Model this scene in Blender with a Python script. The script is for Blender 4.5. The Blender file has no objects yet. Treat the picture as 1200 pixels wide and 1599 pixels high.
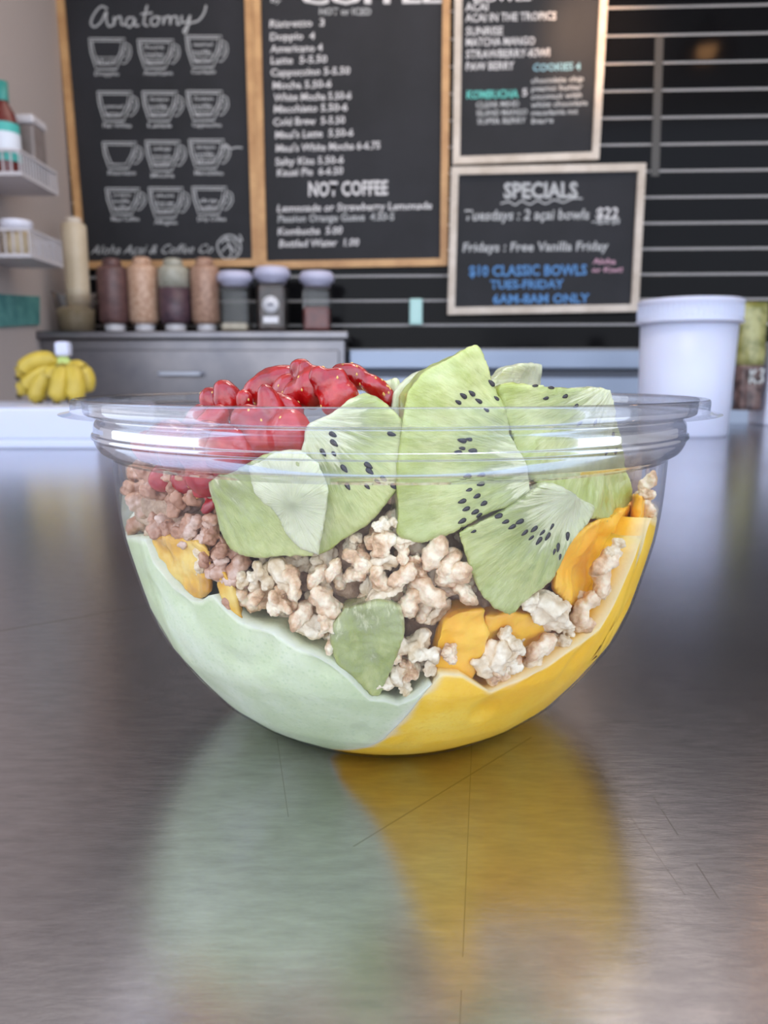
import bpy, bmesh, math, random
from mathutils import Vector, Matrix, noise
from mathutils.bvhtree import BVHTree
random.seed(7)
S = bpy.context.scene
COL = S.collection
R_ = 0.09                      # bowl rim radius, metres
# ------------------------------------------------------------------ camera
PITCH = math.radians(10.0); F = 1200.0
CAM = Vector((-0.0016, -2.612*R_, 1.144*R_))
cd = bpy.data.cameras.new('camera'); cam = bpy.data.objects.new('camera', cd); COL.objects.link(cam)
cam.location = CAM; cam.rotation_euler = (math.pi/2-PITCH, 0, 0)
cd.sensor_fit = 'HORIZONTAL'; cd.sensor_width = 36; cd.lens = 36; cd.clip_start = 0.01
cd.dof.use_dof = True; cd.dof.focus_distance = 0.172; cd.dof.aperture_fstop = 30
S.camera = cam
# ------------------------------------------------------------------ light
W = bpy.data.worlds.new('sky'); S.world = W; W.use_nodes = True
wn = W.node_tree.nodes; wl = W.node_tree.links
bg = wn['Background']; tc = wn.new('ShaderNodeTexCoord'); sx = wn.new('ShaderNodeSeparateXYZ')
rp = wn.new('ShaderNodeValToRGB'); wl.new(tc.outputs['Generated'], sx.inputs[0]); wl.new(sx.outputs[2], rp.inputs[0])
wl.new(rp.outputs[0], bg.inputs[0])
rp.color_ramp.elements[0].position = 0.0; rp.color_ramp.elements[0].color = (.74, .76, .80, 1)
rp.color_ramp.elements[1].position = 0.7; rp.color_ramp.elements[1].color = (.55, .7, 1.0, 1)
e = rp.color_ramp.elements.new(.12); e.color = (.80, .87, 1.0, 1)
bg.inputs[1].default_value = 2.9

def area(name, loc, target, size, power, color):
    l = bpy.data.lights.new(name, 'AREA'); l.shape = 'RECTANGLE'; l.size, l.size_y = size; l.energy = power; l.color = color
    o = bpy.data.objects.new(name, l); COL.objects.link(o); o.location = loc
    o.rotation_euler = (Vector(target)-Vector(loc)).to_track_quat('-Z', 'Y').to_euler(); return o
area('service_window_daylight', (-.35, -1.15, .62), (0, 0, .03), (1.7, .9), 5, (.94, .97, 1.0))
area('cool_left_wall_fill', (.7, -.9, 1.2), (-1.0, 1.3, .4), (.9, .9), 4, (.62, .84, 1.0))  # added cool fill that tints the left wall; no window stands here
area('room_downlight', (-.2, 1.1, 1.47), (0, 1.7, .4), (1.6, .5), 2, (1.0, .9, .8))
area('counter_downlight', (.25, .45, 1.47), (.05, .1, 0), (.5, .3), 7, (1.0, .94, .86))
S.view_settings.view_transform = 'Standard'; S.view_settings.look = 'None'; S.view_settings.gamma = 1
S.view_settings.use_curve_mapping = False; S.view_settings.exposure = -0.08
S.cycles.max_bounces = 10; S.cycles.transparent_max_bounces = 40; S.cycles.transmission_bounces = 10
S.cycles.caustics_reflective = True; S.cycles.sample_clamp_indirect = 6; S.cycles.caustics_refractive = False

# ------------------------------------------------------------------ helpers
cP, sP = math.cos(PITCH), math.sin(PITCH)
def ray(px, py):               # world direction of a photograph pixel
    a = (px-600)/F; b = (799.5-py)/F
    return Vector((a, cP+b*sP, -sP+b*cP))
def at(px, py, Y): d = ray(px, py); return CAM+d*((Y-CAM.y)/d.y)
def floor_at(px, py, z=0.0): d = ray(px, py); return CAM+d*((z-CAM.z)/d.z)
WY, WT = 2.2, 0.045            # back wall: y = WY - WT*x
def onwall(px, py, off=0.0):
    d = ray(px, py); t = (WY-off-CAM.y-WT*CAM.x)/(d.y+WT*d.x); return CAM+d*t
def tag(o, label=None, cat=None, group=None, kind=None):
    if label: o['label'] = label
    if cat: o['category'] = cat
    if group: o['group'] = group
    if kind: o['kind'] = kind
    return o
def link(name, me, mat=None, parent=None, smooth=False):
    o = bpy.data.objects.new(name, me); COL.objects.link(o)
    if mat and not me.materials: me.materials.append(mat)
    if parent: o.parent = parent
    if smooth and len(me.polygons): me.polygons.foreach_set('use_smooth', [True]*len(me.polygons))
    return o
def empty(name, loc=(0, 0, 0), label=None, cat=None, group=None):
    o = bpy.data.objects.new(name, None); COL.objects.link(o); o.location = loc; o.empty_display_size = .01
    return tag(o, label, cat, group)
def obj(name, bm, mat, parent=None, smooth=False, world=True):
    me = bpy.data.meshes.new(name); bm.normal_update(); bm.to_mesh(me); bm.free()
    if parent and world: me.transform(Matrix.Translation(-Vector(parent_loc(parent))))
    return link(name, me, mat, parent, smooth)
def parent_loc(p):
    l = Vector((0, 0, 0))
    while p: l += p.location; p = p.parent
    return l
def pydata(name, vs, fs, mat, parent=None, smooth=False):
    me = bpy.data.meshes.new(name); me.from_pydata([tuple(v) for v in vs], [], fs); me.update()
    if parent: me.transform(Matrix.Translation(-Vector(parent_loc(parent))))
    return link(name, me, mat, parent, smooth)
def addbox(bm, lo, hi, bev=0.0, rot=None, bseg=2):
    lo, hi = Vector(lo), Vector(hi); c = (lo+hi)/2; s = hi-lo
    r = bmesh.ops.create_cube(bm, size=1.0, matrix=Matrix.Translation(c) @ (rot or Matrix()) @ Matrix.Diagonal((*s, 1)))
    if bev:
        es = {e for v in r['verts'] for e in v.link_edges}
        bmesh.ops.bevel(bm, geom=list(es), offset=bev, segments=bseg, affect='EDGES', profile=.5)
def box(name, lo, hi, mat, parent=None, bev=0.0):
    bm = bmesh.new(); addbox(bm, lo, hi, bev); return obj(name, bm, mat, parent)
def addlathe(bm, prof, c=(0, 0), seg=32, z0=0.0, close=False):
    rings = []
    for r, z in prof:
        if r < 1e-6: rings.append([bm.verts.new((c[0], c[1], z0+z))])
        else: rings.append([bm.verts.new((c[0]+r*math.cos(2*math.pi*k/seg), c[1]+r*math.sin(2*math.pi*k/seg), z0+z)) for k in range(seg)])
    n = len(rings)
    for i in range(n if close else n-1):
        A, B = rings[i], rings[(i+1) % n]
        for k in range(seg):
            k2 = (k+1) % seg
            if len(A) == 1 and len(B) == 1: continue
            if len(A) == 1: bm.faces.new((A[0], B[k2], B[k]))
            elif len(B) == 1: bm.faces.new((A[k], A[k2], B[0]))
            else: bm.faces.new((A[k], A[k2], B[k2], B[k]))
def lathe(name, prof, c, z0, mat, parent=None, seg=32, smooth=True):
    bm = bmesh.new(); addlathe(bm, prof, c, seg, z0); bmesh.ops.recalc_face_normals(bm, faces=bm.faces)
    o = obj(name, bm, mat, parent, smooth); return o

def mat(name, color, rough=.5, metal=0.0, **kw):
    m = bpy.data.materials.new(name); m.use_nodes = True; p = m.node_tree.nodes['Principled BSDF']
    p.inputs['Base Color'].default_value = (*color, 1); p.inputs['Roughness'].default_value = rough
    p.inputs['Metallic'].default_value = metal
    for k, v in kw.items(): p.inputs[k.replace('_', ' ')].default_value = v
    return m
def N(m, t, **kw):
    n = m.node_tree.nodes.new(t)
    for k, v in kw.items(): setattr(n, k, v)
    return n
def L(m, a, b): m.node_tree.links.new(a, b)
def noisy(m, c1, c2, scale=20, detail=5, lo=.35, hi=.65, vec=None, bump=0.0, bscale=None, bdist=.001, mid=None, rough=.6):
    p = m.node_tree.nodes['Principled BSDF']
    n = N(m, 'ShaderNodeTexNoise'); n.inputs['Scale'].default_value = scale; n.inputs['Detail'].default_value = detail
    n.inputs['Roughness'].default_value = rough
    t = N(m, 'ShaderNodeTexCoord'); L(m, vec or t.outputs['Object'], n.inputs['Vector'])
    r = N(m, 'ShaderNodeValToRGB'); r.color_ramp.elements[0].position = lo; r.color_ramp.elements[1].position = hi
    r.color_ramp.elements[0].color = (*c1, 1); r.color_ramp.elements[1].color = (*c2, 1)
    if mid: q = r.color_ramp.elements.new((lo+hi)/2); q.color = (*mid, 1)
    L(m, n.outputs['Fac'], r.inputs[0]); L(m, r.outputs[0], p.inputs['Base Color'])
    if bump:
        n2 = N(m, 'ShaderNodeTexNoise'); n2.inputs['Scale'].default_value = bscale or scale*3; n2.inputs['Detail'].default_value = 5
        L(m, vec or t.outputs['Object'], n2.inputs['Vector'])
        b = N(m, 'ShaderNodeBump'); b.inputs['Strength'].default_value = bump; b.inputs['Distance'].default_value = bdist
        L(m, n2.outputs['Fac'], b.inputs['Height']); L(m, b.outputs[0], p.inputs['Normal'])
    return m

# ------------------------------------------------------------------ materials
def steel_counter():
    m = mat('worn_steel', (.44, .43, .43), .27, 1.0); p = m.node_tree.nodes['Principled BSDF']
    t = N(m, 'ShaderNodeTexCoord')
    mp = N(m, 'ShaderNodeMapping'); mp.inputs['Scale'].default_value = (1, 3.5, 1); L(m, t.outputs['Object'], mp.inputs[0])
    n = N(m, 'ShaderNodeTexNoise'); n.inputs['Scale'].default_value = 90; n.inputs['Detail'].default_value = 9; n.inputs['Roughness'].default_value = .7
    L(m, mp.outputs[0], n.inputs['Vector'])
    n2 = N(m, 'ShaderNodeTexNoise'); n2.inputs['Scale'].default_value = 7; n2.inputs['Detail'].default_value = 6; L(m, t.outputs['Object'], n2.inputs['Vector'])
    r = N(m, 'ShaderNodeValToRGB'); r.color_ramp.elements[0].position = .3; r.color_ramp.elements[1].position = .7
    r.color_ramp.elements[0].color = (.43, .425, .455, 1); r.color_ramp.elements[1].color = (.59, .58, .61, 1)
    L(m, n.outputs['Fac'], r.inputs[0])
    # thin scratches: cracks of two stretched voronoi patterns
    cur = r.outputs[0]
    for sc, ang, w in ((9, .5, .0009), (6, -1.1, .0008), (14, 1.3, .0010)):
        mq = N(m, 'ShaderNodeMapping'); mq.inputs['Rotation'].default_value = (0, 0, ang); mq.inputs['Scale'].default_value = (1, .22, 1)
        L(m, t.outputs['Object'], mq.inputs[0])
        v = N(m, 'ShaderNodeTexVoronoi', feature='DISTANCE_TO_EDGE'); v.inputs['Scale'].default_value = sc; L(m, mq.outputs[0], v.inputs['Vector'])
        lt = N(m, 'ShaderNodeMath', operation='LESS_THAN'); lt.inputs[1].default_value = w; L(m, v.outputs['Distance'], lt.inputs[0])
        mm = N(m, 'ShaderNodeMath', operation='MULTIPLY'); L(m, lt.outputs[0], mm.inputs[0])
        g = N(m, 'ShaderNodeMath', operation='GREATER_THAN'); g.inputs[1].default_value = .56; L(m, n2.outputs['Fac'], g.inputs[0]); L(m, g.outputs[0], mm.inputs[1])
        mx = N(m, 'ShaderNodeMix', data_type='RGBA'); L(m, mm.outputs[0], mx.inputs[0]); L(m, cur, mx.inputs[6]); mx.inputs[7].default_value = (.38, .37, .37, 1)
        cur = mx.outputs[2]
    L(m, cur, p.inputs['Base Color'])
    rr = N(m, 'ShaderNodeMapRange'); rr.inputs[3].default_value = .17; rr.inputs[4].default_value = .25
    L(m, n2.outputs['Fac'], rr.inputs[0]); L(m, rr.outputs[0], p.inputs['Roughness'])
    b = N(m, 'ShaderNodeBump'); b.inputs['Strength'].default_value = .25; b.inputs['Distance'].default_value = .0002
    L(m, n.outputs['Fac'], b.inputs['Height']); L(m, b.outputs[0], p.inputs['Normal'])
    p.inputs['Anisotropic'].default_value = .0
    return m
M_counter = steel_counter()
M_steel = noisy(mat('brushed_steel', (.3, .3, .3), .3, 1.0), (.15, .15, .17), (.23, .22, .23), scale=5)
M_panel = mat('black_gloss_panel', (.006, .006, .007), .10, 0.0); M_panel.node_tree.nodes['Principled BSDF'].inputs['Specular IOR Level'].default_value = .08
M_grout = mat('pale_joint', (.50, .47, .46), .7)
M_white = mat('white_wall_paint', (.46, .40, .38), .6)
M_ceil = mat('ceiling_paint', (.66, .62, .58), .8)
M_dark = mat('dark_floor', (.05, .05, .055), .5)
M_slate = noisy(mat('chalkboard', (.03, .03, .035), .75), (.006, .007, .010), (.020, .021, .028), scale=3.2, lo=.3, hi=.75, detail=7)
M_oak = noisy(mat('oak_frame', (.6, .35, .15), .5), (.42, .22, .09), (.58, .34, .15), scale=14)
M_birch = noisy(mat('pale_frame', (.6, .5, .4), .55), (.48, .41, .34), (.64, .57, .5), scale=14)
def chalk(name, c):
    return mat(name, c, .95)
M_chalk = chalk('white_chalk', (.62, .61, .62)); M_chalk2 = chalk('soft_white_chalk', (.44, .45, .46)); M_smear = chalk('faint_chalk', (.11, .115, .125))
M_teal = chalk('teal_chalk', (.13, .50, .45)); M_blue = chalk('blue_chalk', (.10, .25, .52)); M_pink = chalk('pink_chalk', (.55, .33, .42)); M_lblue = chalk('light_blue_chalk', (.25, .45, .55))
M_wplastic = mat('white_plastic', (.52, .53, .64), .35)
M_wplastic.node_tree.nodes['Principled BSDF'].inputs['Subsurface Weight'].default_value = .1
M_wire = mat('white_coated_wire', (.55, .52, .54), .4)

def clear_sheet(name, tint=(1, 1, 1), ior=1.5, gl=1.0, rough=.02, bump=0.0):
    m = bpy.data.materials.new(name); m.use_nodes = True; nt = m.node_tree; nt.nodes.clear()
    out = N(m, 'ShaderNodeOutputMaterial'); tr = N(m, 'ShaderNodeBsdfTransparent'); tr.inputs[0].default_value = (*tint, 1)
    g = N(m, 'ShaderNodeBsdfGlossy'); g.inputs['Roughness'].default_value = rough; fr = N(m, 'ShaderNodeFresnel'); fr.inputs[0].default_value = ior
    ml = N(m, 'ShaderNodeMath', operation='MULTIPLY'); ml.inputs[1].default_value = gl; ml.use_clamp = True
    L(m, fr.outputs[0], ml.inputs[0]); mx = N(m, 'ShaderNodeMixShader'); L(m, ml.outputs[0], mx.inputs[0]); L(m, tr.outputs[0], mx.inputs[1]); L(m, g.outputs[0], mx.inputs[2])
    L(m, mx.outputs[0], out.inputs[0])
    if bump:
        t = N(m, 'ShaderNodeTexCoord'); n = N(m, 'ShaderNodeTexNoise'); n.inputs['Scale'].default_value = 60; L(m, t.outputs['Object'], n.inputs['Vector'])
        b = N(m, 'ShaderNodeBump'); b.inputs['Strength'].default_value = bump; b.inputs['Distance'].default_value = .0006
        L(m, n.outputs['Fac'], b.inputs['Height']); L(m, b.outputs[0], g.inputs['Normal']); L(m, b.outputs[0], fr.inputs['Normal'])
    return m
def rim_plastic():            # real refraction plus the straight-through share of a thin sheet
    m = clear_sheet('clear_rim_plastic', (.98, .985, 1), 1.5, .6, .03, .2); nt = m.node_tree
    out = [n for n in nt.nodes if n.type == 'OUTPUT_MATERIAL'][0]; old = out.inputs[0].links[0].from_socket
    g = N(m, 'ShaderNodeBsdfRefraction'); g.inputs['IOR'].default_value = 1.35; g.inputs['Roughness'].default_value = .02
    mx = N(m, 'ShaderNodeMixShader'); mx.inputs[0].default_value = .0; L(m, old, mx.inputs[1]); L(m, g.outputs[0], mx.inputs[2]); L(m, mx.outputs[0], out.inputs[0])
    return m
M_clear = clear_sheet('clear_bowl_plastic', (.985, .99, 1), 1.5, .5, .02, .08)
M_rim = rim_plastic()
M_jar = clear_sheet('clear_jar_plastic', (.93, .94, .95), 1.45, .8, .08)

# ------------------------------------------------------------------ setting
def struct(o): o['kind'] = 'structure'; return o
# service counter
ct = struct(box('counter', (-1.15, -.75, -.04), (1.6, 1.5, 0), M_counter, bev=.004)); ct.name = 'trim_1'
tag(ct, 'worn brushed stainless steel service counter the bowl stands on', None)
struct(box('floor', (-1.6, -.8, -1.02), (2.46, 2.9, -1.0), M_dark))
# ceiling with open service side
struct(box('ceiling', (-1.6, -.1, 1.5), (2.46, 2.9, 1.55), M_ceil))
cl = empty('added_ceiling_glow', (.15, 1.6, 1.5), 'added warm glowing panel on the ceiling to brighten the counter, above the picture', 'lamp')  # added glow panel that brightens the counter's reflection; no known fixture
M_glow = mat('added_panel_glow', (.9, .85, .8), .5); pg = M_glow.node_tree.nodes['Principled BSDF']; pg.inputs['Emission Color'].default_value = (1, .84, .72, 1); pg.inputs['Emission Strength'].default_value = 2.3
box('glow_face', (-.5, 1.2, 1.47), (.75, 2.0, 1.49), M_glow, cl); box('added_glow_frame', (-.53, 1.17, 1.485), (.78, 2.03, 1.5), M_ceil, cl)
# wall_back: grout sheet + glossy black courses
def wy(x, off=0): return WY-off-WT*x
def slab(name, x0, x1, z0, z1, off0, off1, m, parent=None, bev=0.0):   # a board parallel to the back wall
    bm = bmesh.new(); addbox(bm, (x0, 0, z0), (x1, off1-off0, z1), bev)
    for v in bm.verts: v.co.y = wy(v.co.x, off1)+v.co.y
    return obj(name, bm, m, parent)
wb = struct(slab('wall_back', -1.6, 2.4, -1.0, 1.5, -.06, 0.0, M_grout))
z1 = onwall(1100, 54).z; z2 = onwall(1100, 428).z; dz = (z1-z2)/9; jt = .0075
for k in range(-19, 4):
    za = z1+k*dz; zb = za+dz-jt
    if za < 1.48: slab('wall_panel', -1.6, 2.4, za+jt/2, min(zb+jt/2, 1.5), 0, .006, M_panel, wb, .0012)
# left wall, near face
wl_ = struct(box('wall_left', (-1.6, .9, -1.0), (-.955, 2.25, 1.5), M_white, bev=.01))
struct(box('wall_right', (2.4, -.1, -1.0), (2.46, 2.9, 1.5), M_ceil))

sa_, sb2 = onwall(1030, 56), onwall(1024, 274); vs = []  # grey strip modelled in place of a light post's reflection in the gloss panels
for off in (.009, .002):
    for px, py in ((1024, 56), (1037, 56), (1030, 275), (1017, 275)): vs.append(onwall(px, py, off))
o = pydata('reflection_strip', vs, [(0, 3, 2, 1), (4, 5, 6, 7), (0, 1, 5, 4), (1, 2, 6, 5), (2, 3, 7, 6), (3, 0, 4, 7)], mat('reflection_grey', (.06, .055, .05), .4)); tag(o, 'grey vertical strip standing for a reflection in the black wall, right of the boards', 'strip')
# ------------------------------------------------------------------ chalkboards
def quad(c, u, v):             # bilinear in the board's own corner quad
    a = Vector(c[0]).lerp(Vector(c[1]), u); b = Vector(c[3]).lerp(Vector(c[2]), u); return a.lerp(b, v)
def board(name, label, corners, fw, off, fmat, thick=.018):
    P = [onwall(px, py, off) for px, py in corners]            # TL TR BR BL
    root = empty(name, (P[2]+P[3])/2, label, 'chalkboard', 'menu boards on the back wall')
    n = Vector((WT, 1, 0)).normalized()
    w = (P[1]-P[0]).length; h = (P[3]-P[0]).length; a, b = fw/w, fw/h
    def prism(nm, uv, f, d0, d1, m):
        q = [quad(P, u, v) for u, v in uv]
        vs = [p-n*d1 for p in q]+[p-n*d0 for p in q]
        return pydata(nm, vs, [(0, 3, 2, 1), (4, 5, 6, 7), (0, 1, 5, 4), (1, 2, 6, 5), (2, 3, 7, 6), (3, 0, 4, 7)], m, root)
    prism('slate', [(a, b), (1-a, b), (1-a, 1-b), (a, 1-b)], 0, -.002, .006, M_slate)
    prism('frame_rail', [(0, 0), (1, 0), (1-a, b), (a, b)], 0, -.004, thick, fmat)
    prism('frame_rail', [(a, 1-b), (1-a, 1-b), (1, 1), (0, 1)], 0, -.004, thick, fmat)
    prism('frame_rail', [(0, 0), (a, b), (a, 1-b), (0, 1)], 0, -.004, thick, fmat)
    prism('frame_rail', [(1-a, b), (1, 0), (1, 1), (1-a, 1-b)], 0, -.004, thick, fmat)
    root['_off'] = off+.0078
    return root
def write(bd, text, x0, x1, y, h, m, shear=.15, slope=0.0, bold=.02, name='lettering'):
    cu = bpy.data.curves.new('t', 'FONT'); cu.body = text; cu.size = 1; cu.shear = shear; cu.offset = bold; cu.resolution_u = 2
    o = bpy.data.objects.new('t', cu); COL.objects.link(o)
    dg = bpy.context.evaluated_depsgraph_get(); dg.update()
    me = bpy.data.meshes.new_from_object(o.evaluated_get(dg)); bpy.data.objects.remove(o)
    if not me.vertices: return
    xs = [v.co.x for v in me.vertices]; a, b = min(xs), max(xs); off = bd['_off']; rl = parent_loc(bd)
    for v in me.vertices:
        u = (v.co.x-a)/(b-a)
        px = x0+(x1-x0)*u; wob = .6*math.sin(px*.35)+.4*math.sin(px*.9+y)
        py = y-v.co.y*h*1.35+slope*(px-x0)+wob*.6
        v.co = onwall(px, py, off)-rl
    me.materials.clear(); return link(name, me, m, bd)
def catmull(pts, n=6):
    out = []
    P = [pts[0]]+list(pts)+[pts[-1]]
    for i in range(1, len(P)-2):
        for k in range(n):
            t = k/n; p0, p1, p2, p3 = P[i-1], P[i], P[i+1], P[i+2]
            out.append(tuple(.5*((2*p1[j])+(-p0[j]+p2[j])*t+(2*p0[j]-5*p1[j]+4*p2[j]-p3[j])*t*t+(-p0[j]+3*p1[j]-3*p2[j]+p3[j])*t**3) for j in (0, 1)))
    out.append(pts[-1]); return out
def stroke(bd, lines, w, m, name, smooth=True):
    vs, fs = [], []; off = bd['_off']
    for ln in lines:
        p = catmull(ln) if smooth else ln
        for i, q in enumerate(p):
            a = p[max(i-1, 0)]; b = p[min(i+1, len(p)-1)]; dx, dy = b[0]-a[0], b[1]-a[1]; l = math.hypot(dx, dy) or 1
            ww = w*(.42+.12*math.sin(i*1.7+len(vs)))
            for s in (-1, 1): vs.append(onwall(q[0]-dy/l*ww*s, q[1]+dx/l*ww*s, off+.0002*(i % 2)))
            if i: k = len(vs); fs.append((k-4, k-3, k-1, k-2))
    return pydata(name, vs, fs, m, bd)

b1 = board('chalkboard', 'chalkboard with chalk drawings of coffee cups and the title Anatomy, oak frame, leftmost board', [(86, -60), (394, -60), (407, 417), (127, 421)], .022, .004, M_oak)
b2 = board('chalkboard', 'large oak framed coffee menu chalkboard listing drinks above the words NOT COFFEE', [(395, -60), (704, -60), (699, 416), (407, 421)], .022, .004, M_oak)
b3 = board('chalkboard', 'pale framed bowl menu chalkboard above the specials board', [(711, -60), (951, -60), (934, 251), (707, 259)], .021, .01, M_birch)
b4 = board('chalkboard', 'small pale framed chalkboard headed SPECIALS with blue chalk at the bottom', [(705, 263), (1007, 257), (995, 487), (699, 492)], .021, .035, M_birch)

# board 1: hand lettered title, cups, shop name
A = [[(168, 14), (158, 10), (147, 22), (142, 36), (148, 42), (158, 34), (166, 18), (166, 30), (170, 41), (178, 38)],
     [(178, 26), (178, 40), (180, 30), (188, 26), (190, 38), (196, 38)],
     [(210, 28), (200, 28), (197, 38), (204, 42), (211, 30), (211, 40), (218, 39)],
     [(230, 8), (226, 26), (225, 38), (232, 40)], [(220, 22), (238, 20)],
     [(244, 26), (236, 30), (238, 39), (246, 38), (248, 28), (244, 26), (252, 28)],
     [(256, 26), (255, 38), (258, 28), (265, 26), (266, 38), (268, 28), (276, 26), (277, 38), (282, 36)],
     [(284, 24), (284, 34), (292, 34), (297, 24), (294, 40), (290, 51), (287, 48), (296, 37), (310, 32), (319, 20), (322, 8)]]
stroke(b1, A, 3.4, M_chalk2, 'hand_lettering')
cups = [(139, 60, 56, 48, 'Doppio'), (215, 62, 56, 45, 'Americano'), (290, 56, 56, 49, 'Cortado'),
        (152, 143, 54, 46, 'Flat White'), (222, 143, 55, 46, 'Latte'), (291, 142, 56, 46, 'Cappuccino'),
        (160, 222, 53, 41, 'Ristretto'), (227, 220, 54, 47, 'Mocha'), (295, 218, 55, 45, 'Macchiato'),
        (165, 294, 53, 41, 'Maui Coffee'), (232, 293, 54, 47, 'Affogato'), (300, 292, 54, 43, 'Drip Coffee')]
fillw = {1: ['hot', 'water', 'espresso'], 2: ['steamed', 'milk', 'espresso'], 3: ['steamed', 'espresso'], 4: ['foam', 'milk', 'espresso'], 5: ['foam', 'milk', 'espresso'],
         7: ['whip', 'mocha', 'milk'], 8: ['foam', 'milk', 'shot'], 9: ['cream', 'milk', 'coffee'], 10: ['shot', 'ice', 'cream'], 11: ['drip', 'coffee'], 0: ['shot']}
for i, (x, y, w, h, nm) in enumerate(cups):
    k = w*.16
    o_ = [(x, y), (x+w, y), (x+w-2, y+h*.45), (x+w-k-2, y+h*.9), (x+w-k-4, y+h), (x+k+2, y+h), (x+k, y+h*.85), (x+3, y+h*.45), (x, y)]
    i_ = [(x+4, y+4), (x+w-5, y+4), (x+w-7, y+h*.45), (x+w-k-8, y+h*.84), (x+k+6, y+h*.84), (x+8, y+h*.45), (x+4, y+4)]
    hn = [(x+w, y+h*.15), (x+w+8, y+h*.25), (x+w+9, y+h*.55), (x+w+1, y+h*.8), (x+w-5, y+h*.8)]
    h2 = [(x+w, y+h*.28), (x+w+4, y+h*.35), (x+w+5, y+h*.52), (x+w-1, y+h*.66)]
    stroke(b1, [o_, i_], 2.5, M_chalk2, 'cup_drawing', False); stroke(b1, [hn, h2], 2.0, M_chalk2, 'handle_drawing')
    write(b1, nm, x+k, x+w-k+(8 if len(nm) > 8 else 0), y+h+10, 7, M_chalk2, 0)
    f = fillw.get(i, []); n = len(f)
    for j, t in enumerate(f): write(b1, t, x+k+3, x+w-k-5, y+h*.84-(n-1-j)*h*.24-2, 6, M_chalk2, 0)
    if i in (0, 1, 2, 4, 5, 7, 8, 10): stroke(b1, [[(x+k*.8+3, y+h*.62), (x+w-k*.8-5, y+h*.62)]], 1.6, M_chalk2, 'fill_line')
stroke(b1, [[(345, 230), (352, 228), (360, 232), (370, 230), (379, 231)]], 2.6, M_chalk2, 'note_stroke')
write(b1, 'Aloha Açai & Coffee Co', 141, 333, 397, 15, M_chalk2, .45, -.01, .0)
cc = (358, 386)
stroke(b1, [[(cc[0]+18*math.cos(t*.5)*(1+.06*math.sin(t*2.1)), cc[1]+19*math.sin(t*.5)) for t in range(0, 14)],
            [(345, 380), (355, 372), (366, 378), (372, 390)], [(346, 394), (356, 384), (362, 396), (356, 403)], [(352, 370), (360, 384), (371, 396)], [(366, 372), (378, 376), (374, 366)]], 2.6, M_chalk2, 'flower_drawing')
# board 2
write(b2, 'by', 423, 440, 4, 7, M_chalk2, .1)
write(b2, 'COFFEE', 470, 690, 6, 24, M_chalk, .0, -.01, .035)
write(b2, 'HOT or ICED', 499, 580, 23, 11, M_chalk2, 0)
menu = [('Ristretto  3', 421, 507, 43), ('Doppio  4', 422, 492, 63), ('Americano 4', 422, 504, 82), ('Latte  5-5.50', 423, 511, 100), ('Cappuccino 5-5.50', 423, 547, 119),
        ('Mocha 5.50-6', 426, 518, 139), ('White Mocha 5.50-6', 428, 549, 158), ("Macchiato 5.50-6", 428, 543, 176), ('Cold Brew  5-5.50', 427, 539, 196),
        ("Maui's Latte  5.50-6", 430, 552, 216), ("Maui's White Mocha 6-6.75", 431, 594, 237), ('Salty Kiss 5.50-6', 430, 537, 258), ('Kauai Pie  6-6.50', 433, 536, 275)]
for t, xa, xb, y in menu: write(b2, t, xa, xb, y, 12, M_chalk, .05, -.03)
write(b2, 'NOT COFFEE', 482, 606, 306, 23, M_chalk, 0, -.02, .03)
for t, xa, xb, y in [('Lemonade or Strawberry Lemonade', 433, 675, 331), ('Passion Orange Guava  4.50-5', 434, 616, 347), ('Kombucha  5.00', 434, 535, 367), ('Bottled Water  1.00', 436, 561, 386)]:
    write(b2, t, xa, xb, y, 12, M_chalk2 if 'Pass' in t else M_chalk, .1, -.02)
# board 3
for t, xa, xb, y in [('BOWLS', 740, 830, 3), ('ACAI', 727, 763, 17), ('ACAI IN THE TROPICS', 727, 869, 34), ('SUNRISE', 728, 786, 55), ('MATCHA MANGO', 728, 836, 72), ('STRAWBERRY-KIWI', 728, 859, 91), ('PAW BERRY', 728, 804, 110)]:
    write(b3, t, xa, xb, y, 13, M_pink if 0 else M_chalk, .05, -.025)
write(b3, 'COOKIES 4', 833, 907, 111, 12, M_lblue, .05, -.03)
for j, t in enumerate(['chocolate chip', 'peanut butter', 'coconut with', 'white chocolate', 'macadamia nut', 'bars']): write(b3, t, 830, [912, 910, 909, 918, 903, 865][j], 130+j*12.6, 9, M_chalk2, .1, -.04)
write(b3, 'KOMBUCHA', 729, 810, 154, 13, M_teal, .05, -.02, .03); write(b3, '5', 816, 824, 150, 12, M_chalk, 0)
for j, t in enumerate(['CLEAR MIND', 'ISLAND MANGO', 'SUPER BERRY']): write(b3, t, 744+j, [811, 824, 822][j], 168+j*13, 9, M_chalk2, 0, -.03)
# board 4
write(b4, 'SPECIALS', 787, 903, 309, 25, M_chalk2, 0, -.005, .035)
stroke(b4, [[(782, 318), (795, 315), (805, 320), (815, 314), (828, 319), (840, 313), (852, 318), (866, 312), (880, 316), (895, 310), (910, 310)]], 2.8, M_chalk2, 'underline')
write(b4, 'Tuesdays : 2 açai bowls', 726, 921, 344, 17, M_chalk2, .15, -.01); write(b4, '$22', 931, 966, 341, 18, M_chalk, .1)
stroke(b4, [[(924, 347), (945, 344), (969, 343)]], 2, M_chalk2, 'underline'); write(b4, 'save $4', 932, 968, 350, 6, M_chalk2)
write(b4, 'Fridays : Free Vanilla Friday', 723, 951, 393, 15, M_chalk2, .1, -.01)
write(b4, '$10 CLASSIC BOWLS', 733, 917, 431, 17, M_blue, 0, -.01, .025); write(b4, 'TUES-FRIDAY', 766, 881, 451, 14, M_blue, 0, -.01, .025); write(b4, '6AM-8AM ONLY', 770, 921, 474, 15, M_blue, 0, -.01, .025)
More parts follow.
